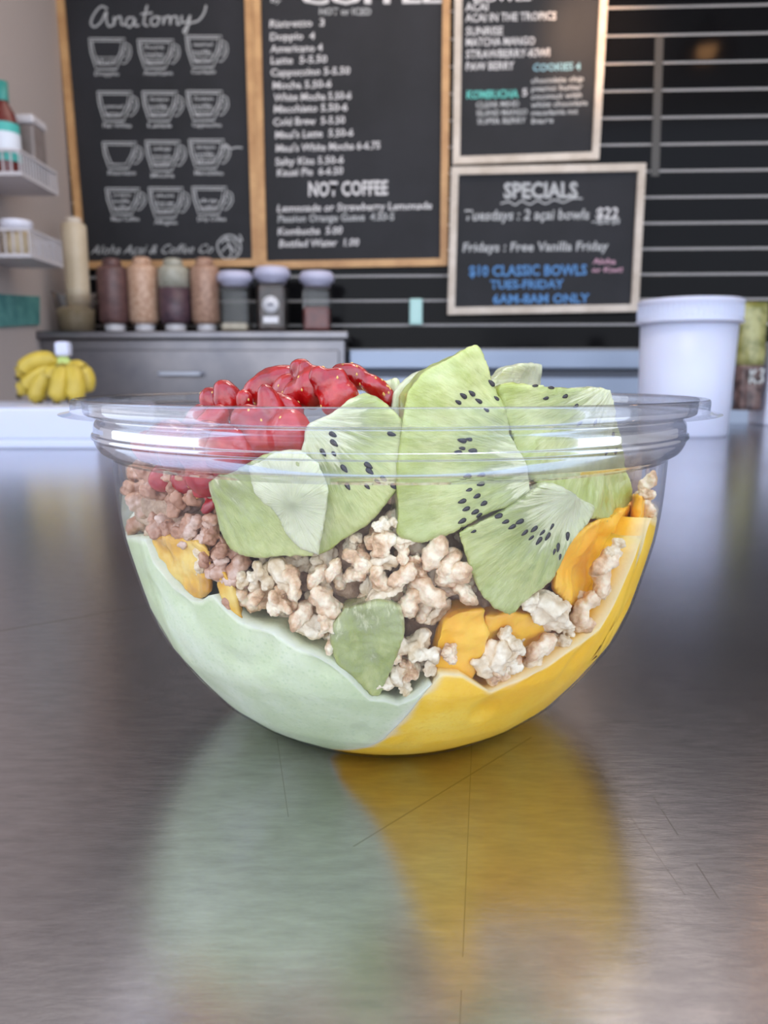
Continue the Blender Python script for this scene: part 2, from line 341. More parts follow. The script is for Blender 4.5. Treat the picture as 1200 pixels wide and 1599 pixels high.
write(b4, 'Aloha', 926, 962, 412, 9, M_pink, .1); write(b4, 'or Kiwi!', 925, 973, 425, 8, M_pink, .1)

# ------------------------------------------------------------------ back counter and things on it
BY = 1.93                      # front of the back counter
ztop = at(300, 517, BY).z; x_r = at(541, 560, BY).x
bc = empty('steel_back_counter', ((-.95+x_r)/2, BY, -1.0), 'stainless steel back counter with a drawer handle under the sauce bottles', 'counter')
box('worktop', (-.955, BY-.012, ztop-.022), (x_r+.006, 2.16, ztop), M_steel, bc, .004)
box('cabinet_body', (-.955, BY+.012, -1.0), (x_r-.004, 2.15, ztop-.022), M_steel, bc, .003)
dr = box('drawer_front', (-.86, BY, -.62), (x_r-.02, BY+.012, ztop-.05), M_steel, bc, .003)
h0, h1 = at(246, 580, BY-.03), at(315, 612, BY-.03)
bm = bmesh.new(); addbox(bm, (h0.x, BY-.034, h0.z-.012), (h1.x, BY-.026, h0.z), .002); addbox(bm, (h0.x, BY-.034, h0.z-.012), (h0.x+.012, BY+.002, h0.z), .002); addbox(bm, (h1.x-.012, BY-.034, h0.z-.012), (h1.x, BY+.002, h0.z), .002)

obj('drawer_handle', bm, mat('satin_metal', (.38, .40, .46), .35, 1.0), dr)

# low steel unit on the right, with a dark gap below its ledge
lx0, lx1 = at(546, 560, BY+.1).x, at(1260, 560, BY+.1).x
lu = empty('steel_low_unit', ((lx0+lx1)/2, BY+.1, -1.0), 'low pale steel unit with a ledge behind the white tub and the kiwi', 'counter')
za, zb_, zc, zd = [at(700, y, BY+.08).z for y in (546, 577, 589, 640)]
M_blst = mat('pale_steel', (.27, .32, .42), .35, .5)
box('ledge', (lx0, BY+.05, zb_), (lx1, 2.1, za), M_blst, lu, .006)
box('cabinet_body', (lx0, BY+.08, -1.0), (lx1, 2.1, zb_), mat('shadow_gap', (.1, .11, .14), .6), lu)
box('front_panel', (lx0, BY+.06, -.95), (lx1, BY+.08, zc), M_blst, lu, .004)
# small pale teal block on wall
p0, p1 = onwall(640, 466, .02), onwall(660, 507, .02)
bm = bmesh.new(); addbox(bm, (p0.x, p0.y, p1.z), (p1.x, p0.y+.013, p0.z), .004)
tag(obj('teal_block', bm, mat('pale_teal', (.42, .68, .66), .3)), 'small upright pale teal block on the back wall below the menu boards', 'tag')
# squeeze bottles
def mixmat(name, c1, c2, sc=60, rough=.4): return noisy(mat(name, c1, rough), c1, c2, scale=sc, detail=3, lo=.4, hi=.6)
M_cap = mat('cap_white', (.62, .6, .63), .4)
def bottle(x0, x1, y0, y1, Y, label, group, levels, base_cap, name='squeeze_bottle', tip='collar'):
    cx = (x0+x1)/2; b = at(cx, y1, Y); t = at(cx, y0, Y); r = (at(x1, y1, Y).x-at(x0, y1, Y).x)/2; H = t.z-ztop
    c = (b.x, Y); root = empty(name, (b.x, Y, ztop), label, 'bottle', group); z = ztop
    cb = .035*H/.2
    if base_cap: lathe('cap', [(0, 0), (r*.62, 0), (r*.66, cb*.3), (r*.66, cb*.8), (r*.5, cb)], c, z, M_cap, root, 24)
    zb = cb*.7 if base_cap else 0
    for i, (f0, f1, m) in enumerate(levels):
        a, b_ = zb+(H*.9-zb)*f0, zb+(H*.9-zb)*f1; top = i == len(levels)-1; bot = i == 0
        pr = [(0, a)]+([(r*.8, a), (r, a+.06*H)] if bot else [(r, a)])+([(r, b_-.07*H), (r*.93, b_-.03*H), (r*.7, b_)] if top else [(r, b_)])+[(0, b_)]
        lathe('bottle_body' if i == 0 else 'bottle_top', pr, c, z, m, root, 28)
    lathe('collar', [(0, H*.895), (r*.6, H*.895), (r*.62, H*.93), (r*.55, H*.985), (r*.4, H), (0, H)], c, z, M_cap if tip == 'cap' else levels[-1][2], root, 24)
    return root
m_ch = mixmat('chocolate_sauce', (.09, .045, .045), (.14, .07, .065)); m_pb = mixmat('nut_sauce', (.44, .26, .17), (.60, .40, .29), 90)
m_pb2 = mixmat('caramel_sauce', (.30, .17, .12), (.45, .28, .2), 90); m_gr = mixmat('empty_bottle_plastic', (.32, .31, .25), (.40, .39, .33)); m_dk = mixmat('berry_sauce', (.06, .035, .05), (.1, .055, .07))
bottle(157, 204, 404, 516, 2.04, 'brown chocolate sauce squeeze bottle, leftmost of the four beside the tan one', 'squeeze bottles on the back counter', [(0, 1, m_ch)], True)
bottle(204, 250, 402, 515, 2.05, 'light tan speckled sauce squeeze bottle between the brown and the two-tone bottle', 'squeeze bottles on the back counter', [(0, 1, m_pb)], True)
bottle(251, 299, 404, 517, 2.04, 'two-tone squeeze bottle with dark sauce below and grey empty top', 'squeeze bottles on the back counter', [(0, .62, m_dk), (.62, 1, m_gr)], True)
bottle(301, 346, 403, 517, 2.05, 'medium brown speckled sauce squeeze bottle next to the clear jars', 'squeeze bottles on the back counter', [(0, 1, m_pb2)], True)
# tub holding a tall cream bottle
pb_, pt_ = at(121, 519, 2.0), at(121, 455, 2.0); r1 = (at(155, 455, 2.0).x-at(88, 455, 2.0).x)/2
tub = empty('clear_tub', (pb_.x, 2.0, ztop), 'clear plastic tub of tan powder at the left end of the back counter', 'tub')
Ht = pt_.z-ztop
lathe('tub_wall', [(0, .001), (r1*.78, .001), (r1*.97, Ht*.93), (r1*1.03, Ht*.94), (r1*1.03, Ht)], (pb_.x, 2.0), ztop, M_jar, tub)
lathe('powder', [(0, .003), (r1*.75, .003), (r1*.86, Ht*.55), (r1*.5, Ht*.62), (0, Ht*.6)], (pb_.x, 2.0), ztop, mixmat('tan_powder', (.50, .40, .24), (.6, .5, .34)), tub)
zt = at(118, 340, 2.0).z; rr = (at(137, 400, 2.0).x-at(99, 400, 2.0).x)/2; zz0 = ztop+Ht*.6; HH = zt-zz0
m_cr = mixmat('cream_bottle_plastic', (.55, .45, .31), (.62, .52, .38), 12); tb = empty('tall_bottle', (at(118, 400, 2.0).x, 2.0, zz0), 'tall cream coloured cylindrical bottle standing upright in the clear tub', 'bottle')
lathe('bottle_body', [(0, 0), (rr*.85, 0), (rr*.95, .02), (rr, HH*.9), (rr*.95, HH*.925), (rr*.75, HH*.93), (0, HH*.93)], (tb.location.x, 2.0), zz0, m_cr, tb)
lathe('cap', [(rr*.62, HH*.93), (rr*.66, HH*.95), (rr*.62, HH*.99), (rr*.5, HH), (0, HH)], (tb.location.x, 2.0), zz0, mat('cap_pale', (.62, .55, .47), .5), tb)
# jars
def jar(x0, x1, y0, y1, label, fill, fh, Y=2.03, logo=False):
    cx = (x0+x1)/2; r = (at(x1, y1, Y).x-at(x0, y1, Y).x)/2; xx = at(cx, y1, Y).x; H = at(cx, y0, Y).z-ztop
    root = empty('storage_jar', (xx, Y, ztop), label, 'jar', 'clear jars with white lids on the back counter')
    q = r*.82; bm = bmesh.new()
    addbox(bm, (xx-q, Y-q, ztop+.001), (xx+q, Y+q, ztop+H*.78), .012); obj('jar_body', bm, M_jar, root)
    if fh: box('jar_contents', (xx-q*.9, Y-q*.9, ztop+.004), (xx+q*.9, Y+q*.9, ztop+H*fh), fill, root, .008)
    lathe('lid', [(0, H*.76), (r*.78, H*.76), (r*.8, H*.82), (r*.98, H*.84), (r*1.02, H*.93), (r*.85, H), (0, H)], (xx, Y), ztop, mat('lid_white', (.5, .5, .66), .35), root, 28)
    if logo:
        lathe('round_label', [(0, 0), (q*.55, 0), (q*.55, .001), (0, .001)], (0, 0), 0, mat('label_white', (.78, .78, .82), .5), root)
        o = COL.objects[-1] if False else root.children[-1]
        for v in o.data.vertices:
            p = v.co+root.location; v.co = Vector((p.x, -p.z, p.y))+Vector((0, -q-.001, H*.42))
        lg = mat('label_print', (.2, .2, .25), .6); zc_ = ztop+H*.42
        bm = bmesh.new()
        for a_ in range(12):
            t0, t1 = a_*math.pi/6, (a_+.8)*math.pi/6
            vs = [bm.verts.new((xx+rr_*math.cos(t), Y-q-.0035, zc_+rr_*math.sin(t))) for rr_, t in ((q*.42, t0), (q*.47, t0), (q*.47, t1), (q*.42, t1))]; bm.faces.new(vs)
        vs = [bm.verts.new((xx+a_, Y-q-.0035, zc_+b_)) for a_, b_ in ((-q*.28, -q*.12), (-q*.1, q*.2), (0, q*.02), (q*.12, q*.22), (q*.28, -q*.12))]; bm.faces.new(vs)
        obj('logo_print', bm, lg, root)
        box('name_label', (xx-q*.5, Y-q-.003, ztop+H*.14), (xx+q*.5, Y-q+.001, ztop+H*.24), mat('label_white2', (.75, .75, .8), .5), root)
    return root
jar(342, 397, 425, 516, 'clear jar with white lid and a little pale grain at the bottom', mixmat('pale_grain', (.5, .42, .3), (.66, .58, .44)), .16)
jar(399, 455, 418, 516, 'clear jar of dark coffee beans with a round white label', mixmat('dark_beans', (.03, .018, .015), (.08, .045, .035)), .72, logo=True)
jar(469, 523, 425, 513, 'clear jar half filled with dark red powder, rightmost of the jars', mixmat('red_powder', (.14, .03, .03), (.22, .06, .05)), .42)

# ------------------------------------------------------------------ left wall racks and what they hold
def basket(y0, y1, Y0, Y1, label):
    xr = -.955+.135; za, zb = at(30, y0, Y0).z, at(30, y1, Y0).z
    root = empty('wire_basket', (-.9, Y0, zb), label, 'basket', 'white wall baskets on the left wall')
    bm = bmesh.new(); t = .003
    addbox(bm, (-.955, Y0, zb), (xr, Y1, zb+.004)); obj('basket_base', bm, M_wire, root)
    bm = bmesh.new(); addbox(bm, (-.955, Y0-t, za-.006), (xr, Y0+t, za)); addbox(bm, (xr-t, Y0, za-.006), (xr+t, Y1, za)); addbox(bm, (-.955, Y0-t, zb), (xr, Y0+t, zb+.008)); addbox(bm, (xr-t, Y0, zb), (xr+t, Y1, zb+.008)); addbox(bm, (-.955, Y1-t, za-.006), (xr, Y1+t, za))
    obj('rim_wire', bm, M_wire, root)
    n = 13
    bmw = bmesh.new(); addbox(bmw, (-t*.5, -t*.4, zb), (t*.5, t*.4, za)); me = bpy.data.meshes.new('wire'); bmw.to_mesh(me); bmw.free(); me.materials.append(M_wire)
    for k in range(n+1):
        o = bpy.data.objects.new('wire', me); COL.objects.link(o); o.parent = root; o.location = Vector((xr, Y0+(Y1-Y0)*k/n, 0))-root.location
    for k in range(7):
        o = bpy.data.objects.new('wire', me); COL.objects.link(o); o.parent = root; o.location = Vector((-.95+.13*k/7, Y0, 0))-root.location
        o = bpy.data.objects.new('wire', me); COL.objects.link(o); o.parent = root; o.location = Vector((-.95+.13*k/7, Y1, 0))-root.location
    return zb+.004, xr
def side_y(px, py, x): d = ray(px, py); return CAM.y+(x-CAM.x)/d.x*d.y
bY0 = side_y(30, 250, -.82); bY1 = side_y(88, 280, -.82)
zs1, xr = basket(232, 274, bY0, bY1, 'upper white slatted wall basket holding a sauce bottle and a grey box')
zs2, xr = basket(356, 402, bY0+.02, bY1, 'lower white slatted wall basket holding a small lidded jar')
# sauce bottle with teal label
px_ = -.868; py_ = bY0+.045
sb = empty('sauce_bottle', (px_, py_, zs1), 'dark red sauce bottle with teal and white label in the upper wall basket', 'bottle')
Hs = at(0, 128, py_).z-zs1
lathe('bottle_body', [(0, 0), (.03, 0), (.031, .01), (.031, Hs*.55), (.024, Hs*.68), (.012, Hs*.78), (.012, Hs*.82), (0, Hs*.82)], (px_, py_), zs1, mat('red_sauce', (.12, .015, .012), .15), sb)
lathe('label_band', [(.0318, Hs*.16), (.0318, Hs*.56)], (px_, py_), zs1, mat('label_teal', (.06, .42, .38), .5), sb)
lathe('label_panel', [(.0324, Hs*.25), (.0324, Hs*.46)], (px_, py_), zs1, mat('label_pale', (.68, .72, .8), .5), sb)
lathe('cap', [(.0135, Hs*.8), (.014, Hs), (0, Hs)], (px_, py_), zs1, mat('cap_teal', (.03, .25, .22), .4), sb)
# grey box
g0, g1 = bY0+.10, bY1-.03
gb = empty('storage_box', (-.885, (g0+g1)/2, zs1), 'grey translucent storage box with white lid behind the sauce bottle', 'box')
zg = at(22, 178, g0).z
box('box_body', (-.945, g0, zs1), (xr-.006, g1, zg-.02), mixmat('smoked_plastic', (.16, .13, .12), (.24, .2, .19), 8), gb, .006)
box('lid', (-.95, g0-.004, zg-.02), (xr-.003, g1+.004, zg), M_wire, gb, .005)
# small jar in lower basket
jx = -.865; jy = bY0+.06; jr = .034; jh = at(10, 345, jy).z-zs2
jj = empty('small_jar', (jx, jy, zs2), 'small glass jar of tan spread with white screw lid in the lower wall basket', 'jar')
lathe('jar_body', [(0, 0), (jr, 0), (jr, jh*.7), (jr*.9, jh*.76), (0, jh*.76)], (jx, jy), zs2, mixmat('tan_spread', (.42, .32, .2), (.55, .45, .3), 14), jj)
lathe('lid', [(0, jh*.74), (jr*1.04, jh*.74), (jr*1.05, jh*.97), (jr, jh), (0, jh)], (jx, jy), zs2, mat('lid_lilac', (.66, .66, .75), .4), jj)
# teal notice on wall_left
d0 = ray(0, 462); 
def onleft(px, py, x=-.952): d = ray(px, py); return CAM+d*((x-CAM.x)/d.x)
q = [onleft(*p) for p in ((-25, 458), (60, 463), (60, 507), (-25, 512))]
n_ = Vector((.004, 0, 0)); vs = [p for p in q]+[p+n_ for p in q]
nt_ = pydata('wall_notice', vs, [(0, 1, 2, 3), (7, 6, 5, 4), (0, 4, 5, 1), (1, 5, 6, 2), (2, 6, 7, 3), (3, 7, 4, 0)], noisy(mat('notice_teal', (.08, .26, .25), .6), (.05, .2, .2), (.12, .33, .31), scale=30))
tag(nt_, 'flat dark teal notice stuck on the pale left wall below the baskets', 'notice')

# ------------------------------------------------------------------ white tray, bananas, tub on the right, pouch
f0 = floor_at(60, 701); WB = f0.y; ztray = at(60, 637, WB).z; xw = at(151, 660, WB).x
wt = empty('white_board', (-.6, WB, 0), 'thick white plastic block with a lipped lower edge on the counter, left', 'board')
box('board_body', (-1.1, WB+.004, .012), (xw-.003, WB+.30, ztray), M_wplastic, wt, .004); box('board_foot', (-1.1, WB, 0), (xw, WB+.3, .013), M_wplastic, wt, .003)
M_ban = noisy(mat('banana_peel', (.7, .5, .05), .45), (.36, .25, .02), (.56, .40, .05), scale=22, lo=.3, hi=.7); M_btip = mat('banana_tip', (.05, .035, .02), .8)
M_bstem = mat('banana_stem', (.42, .50, .14), .6)
BN = WB+.19
def banana(p0, p1, bend, r, label):
    p0, p1 = at(*p0, BN+p0_off), at(*p1, BN+p1_off)
    root = empty('banana', p1, label, 'banana', 'bananas on the white board')
    bm = bmesh.new(); rings = []; n = 14; bv = Vector(bend)
    for i in range(n+1):
        t = i/n; p = p0.lerp(p1, t)+bv*4*t*(1-t); rad = r*(.35+.65*min(1, t*6))*(1 if t < .85 else max(.25, (1-t)/.15))
        d = (p1-p0+bv*4*(1-2*t)).normalized(); a = d.orthogonal().normalized(); b = d.cross(a)
        rings.append([bm.verts.new(p+a*rad*math.cos(k*math.pi/3)+b*rad*math.sin(k*math.pi/3)) for k in range(6)])
    for i in range(n):
        for k in range(6): bm.faces.new((rings[i][k], rings[i][(k+1) % 6], rings[i+1][(k+1) % 6], rings[i+1][k]))
    bm.faces.new(rings[0]); bm.faces.new(rings[-1][::-1]); bmesh.ops.recalc_face_normals(bm, faces=bm.faces)
    bmesh.ops.smooth_vert(bm, verts=bm.verts, factor=.3)
    o = obj('peel', bm, M_ban, root, True)
    bm = bmesh.new(); bmesh.ops.create_icosphere(bm, subdivisions=1, radius=r*.38, matrix=Matrix.Translation(p1)); obj('tip', bm, M_btip, root)
    bm = bmesh.new(); cr = at(99, 552, BN); d = (p0-cr); q_ = cr.to_tuple()
    a = d.orthogonal().normalized(); b = d.cross(a).normalized()
    R0 = [bm.verts.new(cr+(a*math.cos(k*math.pi/3)+b*math.sin(k*math.pi/3))*r*.22) for k in range(6)]; R1 = [bm.verts.new(p0+(a*math.cos(k*math.pi/3)+b*math.sin(k*math.pi/3))*r*.4) for k in range(6)]
    for k in range(6): bm.faces.new((R0[k], R0[(k+1) % 6], R1[(k+1) % 6], R1[k]))
    obj('stem', bm, M_bstem, root, True)
p0_off = 0
for (a, b, bend, r, off, lab) in [((92, 566), (28, 590), (-.004, 0, .014), .015, .0, 'banana curving farthest left on the white block, upper of the left pair'),
        ((90, 574), (30, 618), (-.004, 0, .006), .0155, .0, 'banana of the bunch pointing down left, lowest on the left'),
        ((94, 572), (62, 630), (-.016, 0, -.002), .016, -.02, 'banana in the middle left of the bunch, tip pointing down'),
        ((100, 570), (88, 629), (.004, -.01, 0), .0165, -.035, 'banana at the centre of the bunch, facing the counter'),
        ((106, 570), (112, 628), (.014, -.01, 0), .017, -.03, 'banana on the right of the centre with a pale patch'),
        ((108, 568), (128, 614), (.018, 0, .004), .015, -.005, 'rightmost banana of the bunch')]:
    p1_off = off; banana(a, b, bend, r, lab)
cr = at(99, 545, BN)
bm = bmesh.new(); addbox(bm, cr-Vector((.012, .01, .012)), cr+Vector((.012, .01, .012)), .005)
tag(obj('stem_wrap', bm, M_wplastic), 'white wrap around the joined stems on top of the bananas', 'wrap')
# white tub
tbz = floor_at(1072, 684); TY = tbz.y+.075; tx = at(1070, 600, TY).x; s_ = (TY-CAM.y)/F
rb, rt = 66*s_, 76*s_; zt = at(1075, 463, TY-.07).z
wtub = empty('white_tub', (tx, TY, 0), 'tall white plastic tub with a wide ribbed lid on the counter, right', 'tub')
tx2 = at(1075, 480, TY).x
lathe('tub_body', [(0, 0), (rb*.96, 0), (rb, .004), (rt*.93, zt*.86), (0, zt*.86)], (tx, TY), 0, M_wplastic, wtub, 48)
bm = bmesh.new(); addlathe(bm, [(rt*.93, zt*.83), (rt*1.01, zt*.83), (rt*1.02, zt*.845), (rt*.985, zt*.86), (rt*.985, zt*.965), (rt*1.01, zt*.975), (rt*1.0, zt*.995), (rt*.96, zt), (rt*.93, zt*.985), (0, zt*.985)], (tx, TY), 72)
bmesh.ops.recalc_face_normals(bm, faces=bm.faces); obj('lid', bm, M_wplastic, wtub, True)
bm = bmesh.new()
for k in range(60):
    a = 2*math.pi*k/60; addbox(bm, (-.0008, -.001, zt*.865), (.0008, .001, zt*.955))
    for v in bm.verts[-8:] if False else list(bm.verts)[-8:]:
        v.co = Vector((tx, TY, v.co.z))+Matrix.Rotation(a, 3, 'Z') @ Vector((rt*.987+v.co.y, v.co.x, 0))
obj('lid_ribs', bm, M_wplastic, wtub)
# pouch / jar on right edge
PY = TY+.28; g = lambda x, y: at(x, y, PY)
a, b = g(1150, 560).x, g(1194, 560).x; zb, zt_ = max(0, g(1170, 640).z), g(1170, 472).z
po = empty('snack_pouch', ((a+b)/2, PY, zb), 'upright clear pouch, yellow green above and brown below, behind the white tub', 'pouch')
def pouch(nm, z0, z1, f0, f1, m):
    bm = bmesh.new(); n = 8; G = []
    for i in range(n+1):
        t = i/n; z = z0+(z1-z0)*t; th_ = .03*(f0+(f1-f0)*t)
        for k in range(12): an = k*math.pi/6; G.append(bm.verts.new(((a+b)/2+(b-a)/2*math.cos(an)*(1+.04*math.sin(z*90)), PY+th_*math.sin(an), z)))
    for i in range(n):
        for k in range(12): k2 = (k+1) % 12; bm.faces.new((G[i*12+k], G[i*12+k2], G[i*12+12+k2], G[i*12+12+k]))
    bm.faces.new(G[:12]); bm.faces.new(G[-12:]); bmesh.ops.recalc_face_normals(bm, faces=bm.faces)
    return obj(nm, bm, m, po, True)
zm = zb+(zt_-zb)*.42
pouch('pouch_lower', zb, zm, 1, 1, mixmat('brown_print', (.05, .03, .03), (.16, .1, .09), 40, .2)); pouch('pouch_upper', zm, zt_, 1, .3, mixmat('olive_print', (.14, .14, .03), (.34, .32, .12), 30, .2))
M_pl = mat('pouch_letter', (.5, .5, .48), .5)
bm = bmesh.new(); xx = (a+b)/2; zc_ = zb+(zm-zb)*.75; yy = PY-.034
for (u0, w0, u1, w1) in ((-.012, -.014, -.012, .014), (-.012, 0, -.001, .014), (-.012, 0, .001, -.014), (.006, .014, .016, .014), (.016, .014, .01, .002), (.01, .002, .016, -.008), (.016, -.008, .005, -.013)):
    p, q_ = Vector((xx+u0, yy, zc_+w0)), Vector((xx+u1, yy, zc_+w1)); d = (q_-p).normalized(); nn = Vector((-d.z, 0, d.x))*.0022
    vs = [bm.verts.new(v) for v in (p+nn, q_+nn, q_-nn, p-nn)]; bm.faces.new(vs)
obj('lettering', bm, M_pl, po)
o = box('pale_carton', (g(1196, 560).x, PY-.02, 0), (g(1250, 560).x, PY+.06, g(1195, 535).z), M_wplastic, bev=.004); tag(o, 'pale carton cut off by the right edge of the picture', 'carton')

# pendant lamp (its reflection glows in the black wall)
lp = Vector((1.12, 1.45, 1.26))
pl = empty('pendant_lamp', lp, 'warm pendant lamp hanging in front of the black wall, above the picture', 'lamp')
lathe('lamp_shade', [(.11, 0), (.105, .02), (.05, .09), (.02, .11), (.02, .13), (0, .13)], (lp.x, lp.y), lp.z, mat('shade_black', (.02, .02, .02), .4), pl)
bm = bmesh.new(); bmesh.ops.create_uvsphere(bm, u_segments=16, v_segments=10, radius=.035, matrix=Matrix.Translation(lp+Vector((0, 0, .02)))); mb = mat('bulb_glow', (1, .6, .3), .5)
mb.node_tree.nodes['Principled BSDF'].inputs['Emission Color'].default_value = (1, .5, .2, 1); mb.node_tree.nodes['Principled BSDF'].inputs['Emission Strength'].default_value = 30
obj('bulb', bm, mb, pl, True)
lathe('cord', [(.003, .13), (.003, 1.5-lp.z)], (lp.x, lp.y), lp.z, M_dark, pl, 8)
l = bpy.data.lights.new('wall_spot', 'SPOT'); l.energy = 14; l.color = (1, .6, .32); l.spot_size = 1.1; l.spot_blend = 1; l.shadow_soft_size = .03
o = bpy.data.objects.new('wall_spot', l); COL.objects.link(o); o.location = onwall(925, -120, .35); o.rotation_euler = (onwall(930, 60)-o.location).to_track_quat('-Z', 'Y').to_euler()

# ================================================================== THE BOWL
prof = [(.428, -.08), (.464, -.058), (.536, -.014), (.614, .052), (.686, .139), (.765, .249), (.812, .359), (.842, .468), (.869, .578), (.883, .688), (.889, .828)]
def rz(z):                     # inner radius of the bowl (units R_), z in units of R_ above rim-unit origin
    if z >= .828: return .889
    if z <= -.08: return .428
    for (r0, z0), (r1, z1) in zip(prof, prof[1:]):
        if z0 <= z <= z1: return r0+(r1-r0)*(z-z0)/(z1-z0)
ZB = .08                       # table is at z=-.08 in those units
def rad(Z): return rz(Z/R_-ZB)*R_
def hit(px, py, inset=.0015, back=False):
    """point on the bowl's inner wall (pulled in by inset) seen at a photograph pixel"""
    d = ray(px, py).normalized(); t = .1
    lo = None
    for i in range(700):
        p = CAM+d*(.1+i*.0005)
        rr = math.hypot(p.x, p.y)
        if rr < rad(p.z)-inset: lo = p; break
    if lo is None:             # outside the outline: nearest approach
        t = -(CAM.x*d.x+CAM.y*d.y)/(d.x**2+d.y**2); p = CAM+d*t; rr = math.hypot(p.x, p.y); k = (rad(p.z)-inset)/rr
        lo = Vector((p.x*k, p.y*k, p.z))
    return lo
bowl = empty('plastic_bowl', (0, 0, 0), 'clear round plastic takeaway bowl full of smoothie, fruit and granola on the steel counter', 'bowl')
def spline(pts, n=5): return catmull(pts, n)
def sheet(name, pr, m, seg=256, flutes=False, thick=0.0):
    P = spline(pr, 4); bm = bmesh.new(); rings = []
    def disp(th):
        if not flutes: return 0
        d = 0
        for f in (-50, 10, 50, 95, 135, 175, 215, 255):
            a = (math.degrees(th)+90-f+180) % 360-180; d += .0006*math.exp(-(a/1.1)**2)
        return d
    def ring(r, z, fl): return [bm.verts.new(((r*R_+fl*disp(2*math.pi*k/seg))*math.cos(2*math.pi*k/seg), (r*R_+fl*disp(2*math.pi*k/seg))*math.sin(2*math.pi*k/seg), (z+ZB)*R_)) for k in range(seg)]
    for r, z in P: rings.append(ring(r, z, min(1, max(0, (z-.0)*6))*min(1, max(0, (.82-z)*12))))
    for A_, B_ in zip(rings, rings[1:]):
        for k in range(seg): k2 = (k+1) % seg; bm.faces.new((A_[k], A_[k2], B_[k2], B_[k]))
    if not thick and pr[0][0] < .5: bm.faces.new(rings[0][::-1])
    bmesh.ops.recalc_face_normals(bm, faces=bm.faces)
    o = obj(name, bm, m, bowl, True)
    if thick: s = o.modifiers.new('s', 'SOLIDIFY'); s.thickness = thick; s.offset = 0
    return o
outer = [(r+.003, z) for r, z in prof]; outer[0] = (.40, -.0795); outer[1] = (.44, -.077)
outer.insert(2, (.475, -.055)); outer[3] = (.539, -.014)
outer[-1] = (.893, .822)
sheet('bowl_wall', outer, M_clear, flutes=True)
sheet('bowl_rim', [(.893, .822), (.905, .832), (.925, .845), (.938, .868), (.941, .88), (.948, .886), (.946, .896), (.94, .902), (.938, .925), (.928, .942), (.935, .95), (.958, .953), (.966, .962), (.968, .992), (.976, 1.0), (.992, 1.0), (1.0, .993), (1.0, .968), (1.004, .962), (1.034, .956)], M_rim)

# ------------------------------------------------------------------ smoothie fills
def theta(p): return math.atan2(p.x, -p.y)            # 0 towards camera, + to the right
def bound(pts): 
    out = []
    for px, py in pts: p = hit(px, py, .001); out.append((theta(p), p.z))
    return sorted(out)
def interp(tab, x):
    if x <= tab[0][0]: return tab[0][1]
    if x >= tab[-1][0]: return tab[-1][1]
    for (a, b), (c, d) in zip(tab, tab[1:]):
        if a <= x <= c: return b+(d-b)*(x-a)/(c-a+1e-9)
zg = bound([(200, 836), (215, 838), (232, 842), (238, 868), (243, 885), (258, 893), (272, 915), (300, 935), (318, 938), (335, 925), (350, 945), (375, 968), (405, 980), (425, 984), (450, 1000), (465, 1010), (490, 1020), (515, 1035), (540, 1052), (560, 1072), (578, 1090), (600, 1092), (622, 1098), (650, 1085), (665, 1070), (700, 1055)])
zm_ = bound([(560, 1095), (620, 1090), (640, 1085), (665, 1060), (690, 1050), (720, 1052), (745, 1068), (765, 1079), (785, 1070), (810, 1060), (850, 1040), (885, 1015), (915, 995), (935, 978), (955, 945), (968, 915), (985, 890), (995, 868), (1000, 830), (1012, 808), (1022, 815), (1030, 812)])
zg = [(-3.3, .066), (-1.9, .066)]+zg; zm_ = zm_+[(2.0, .062), (3.3, .06)]
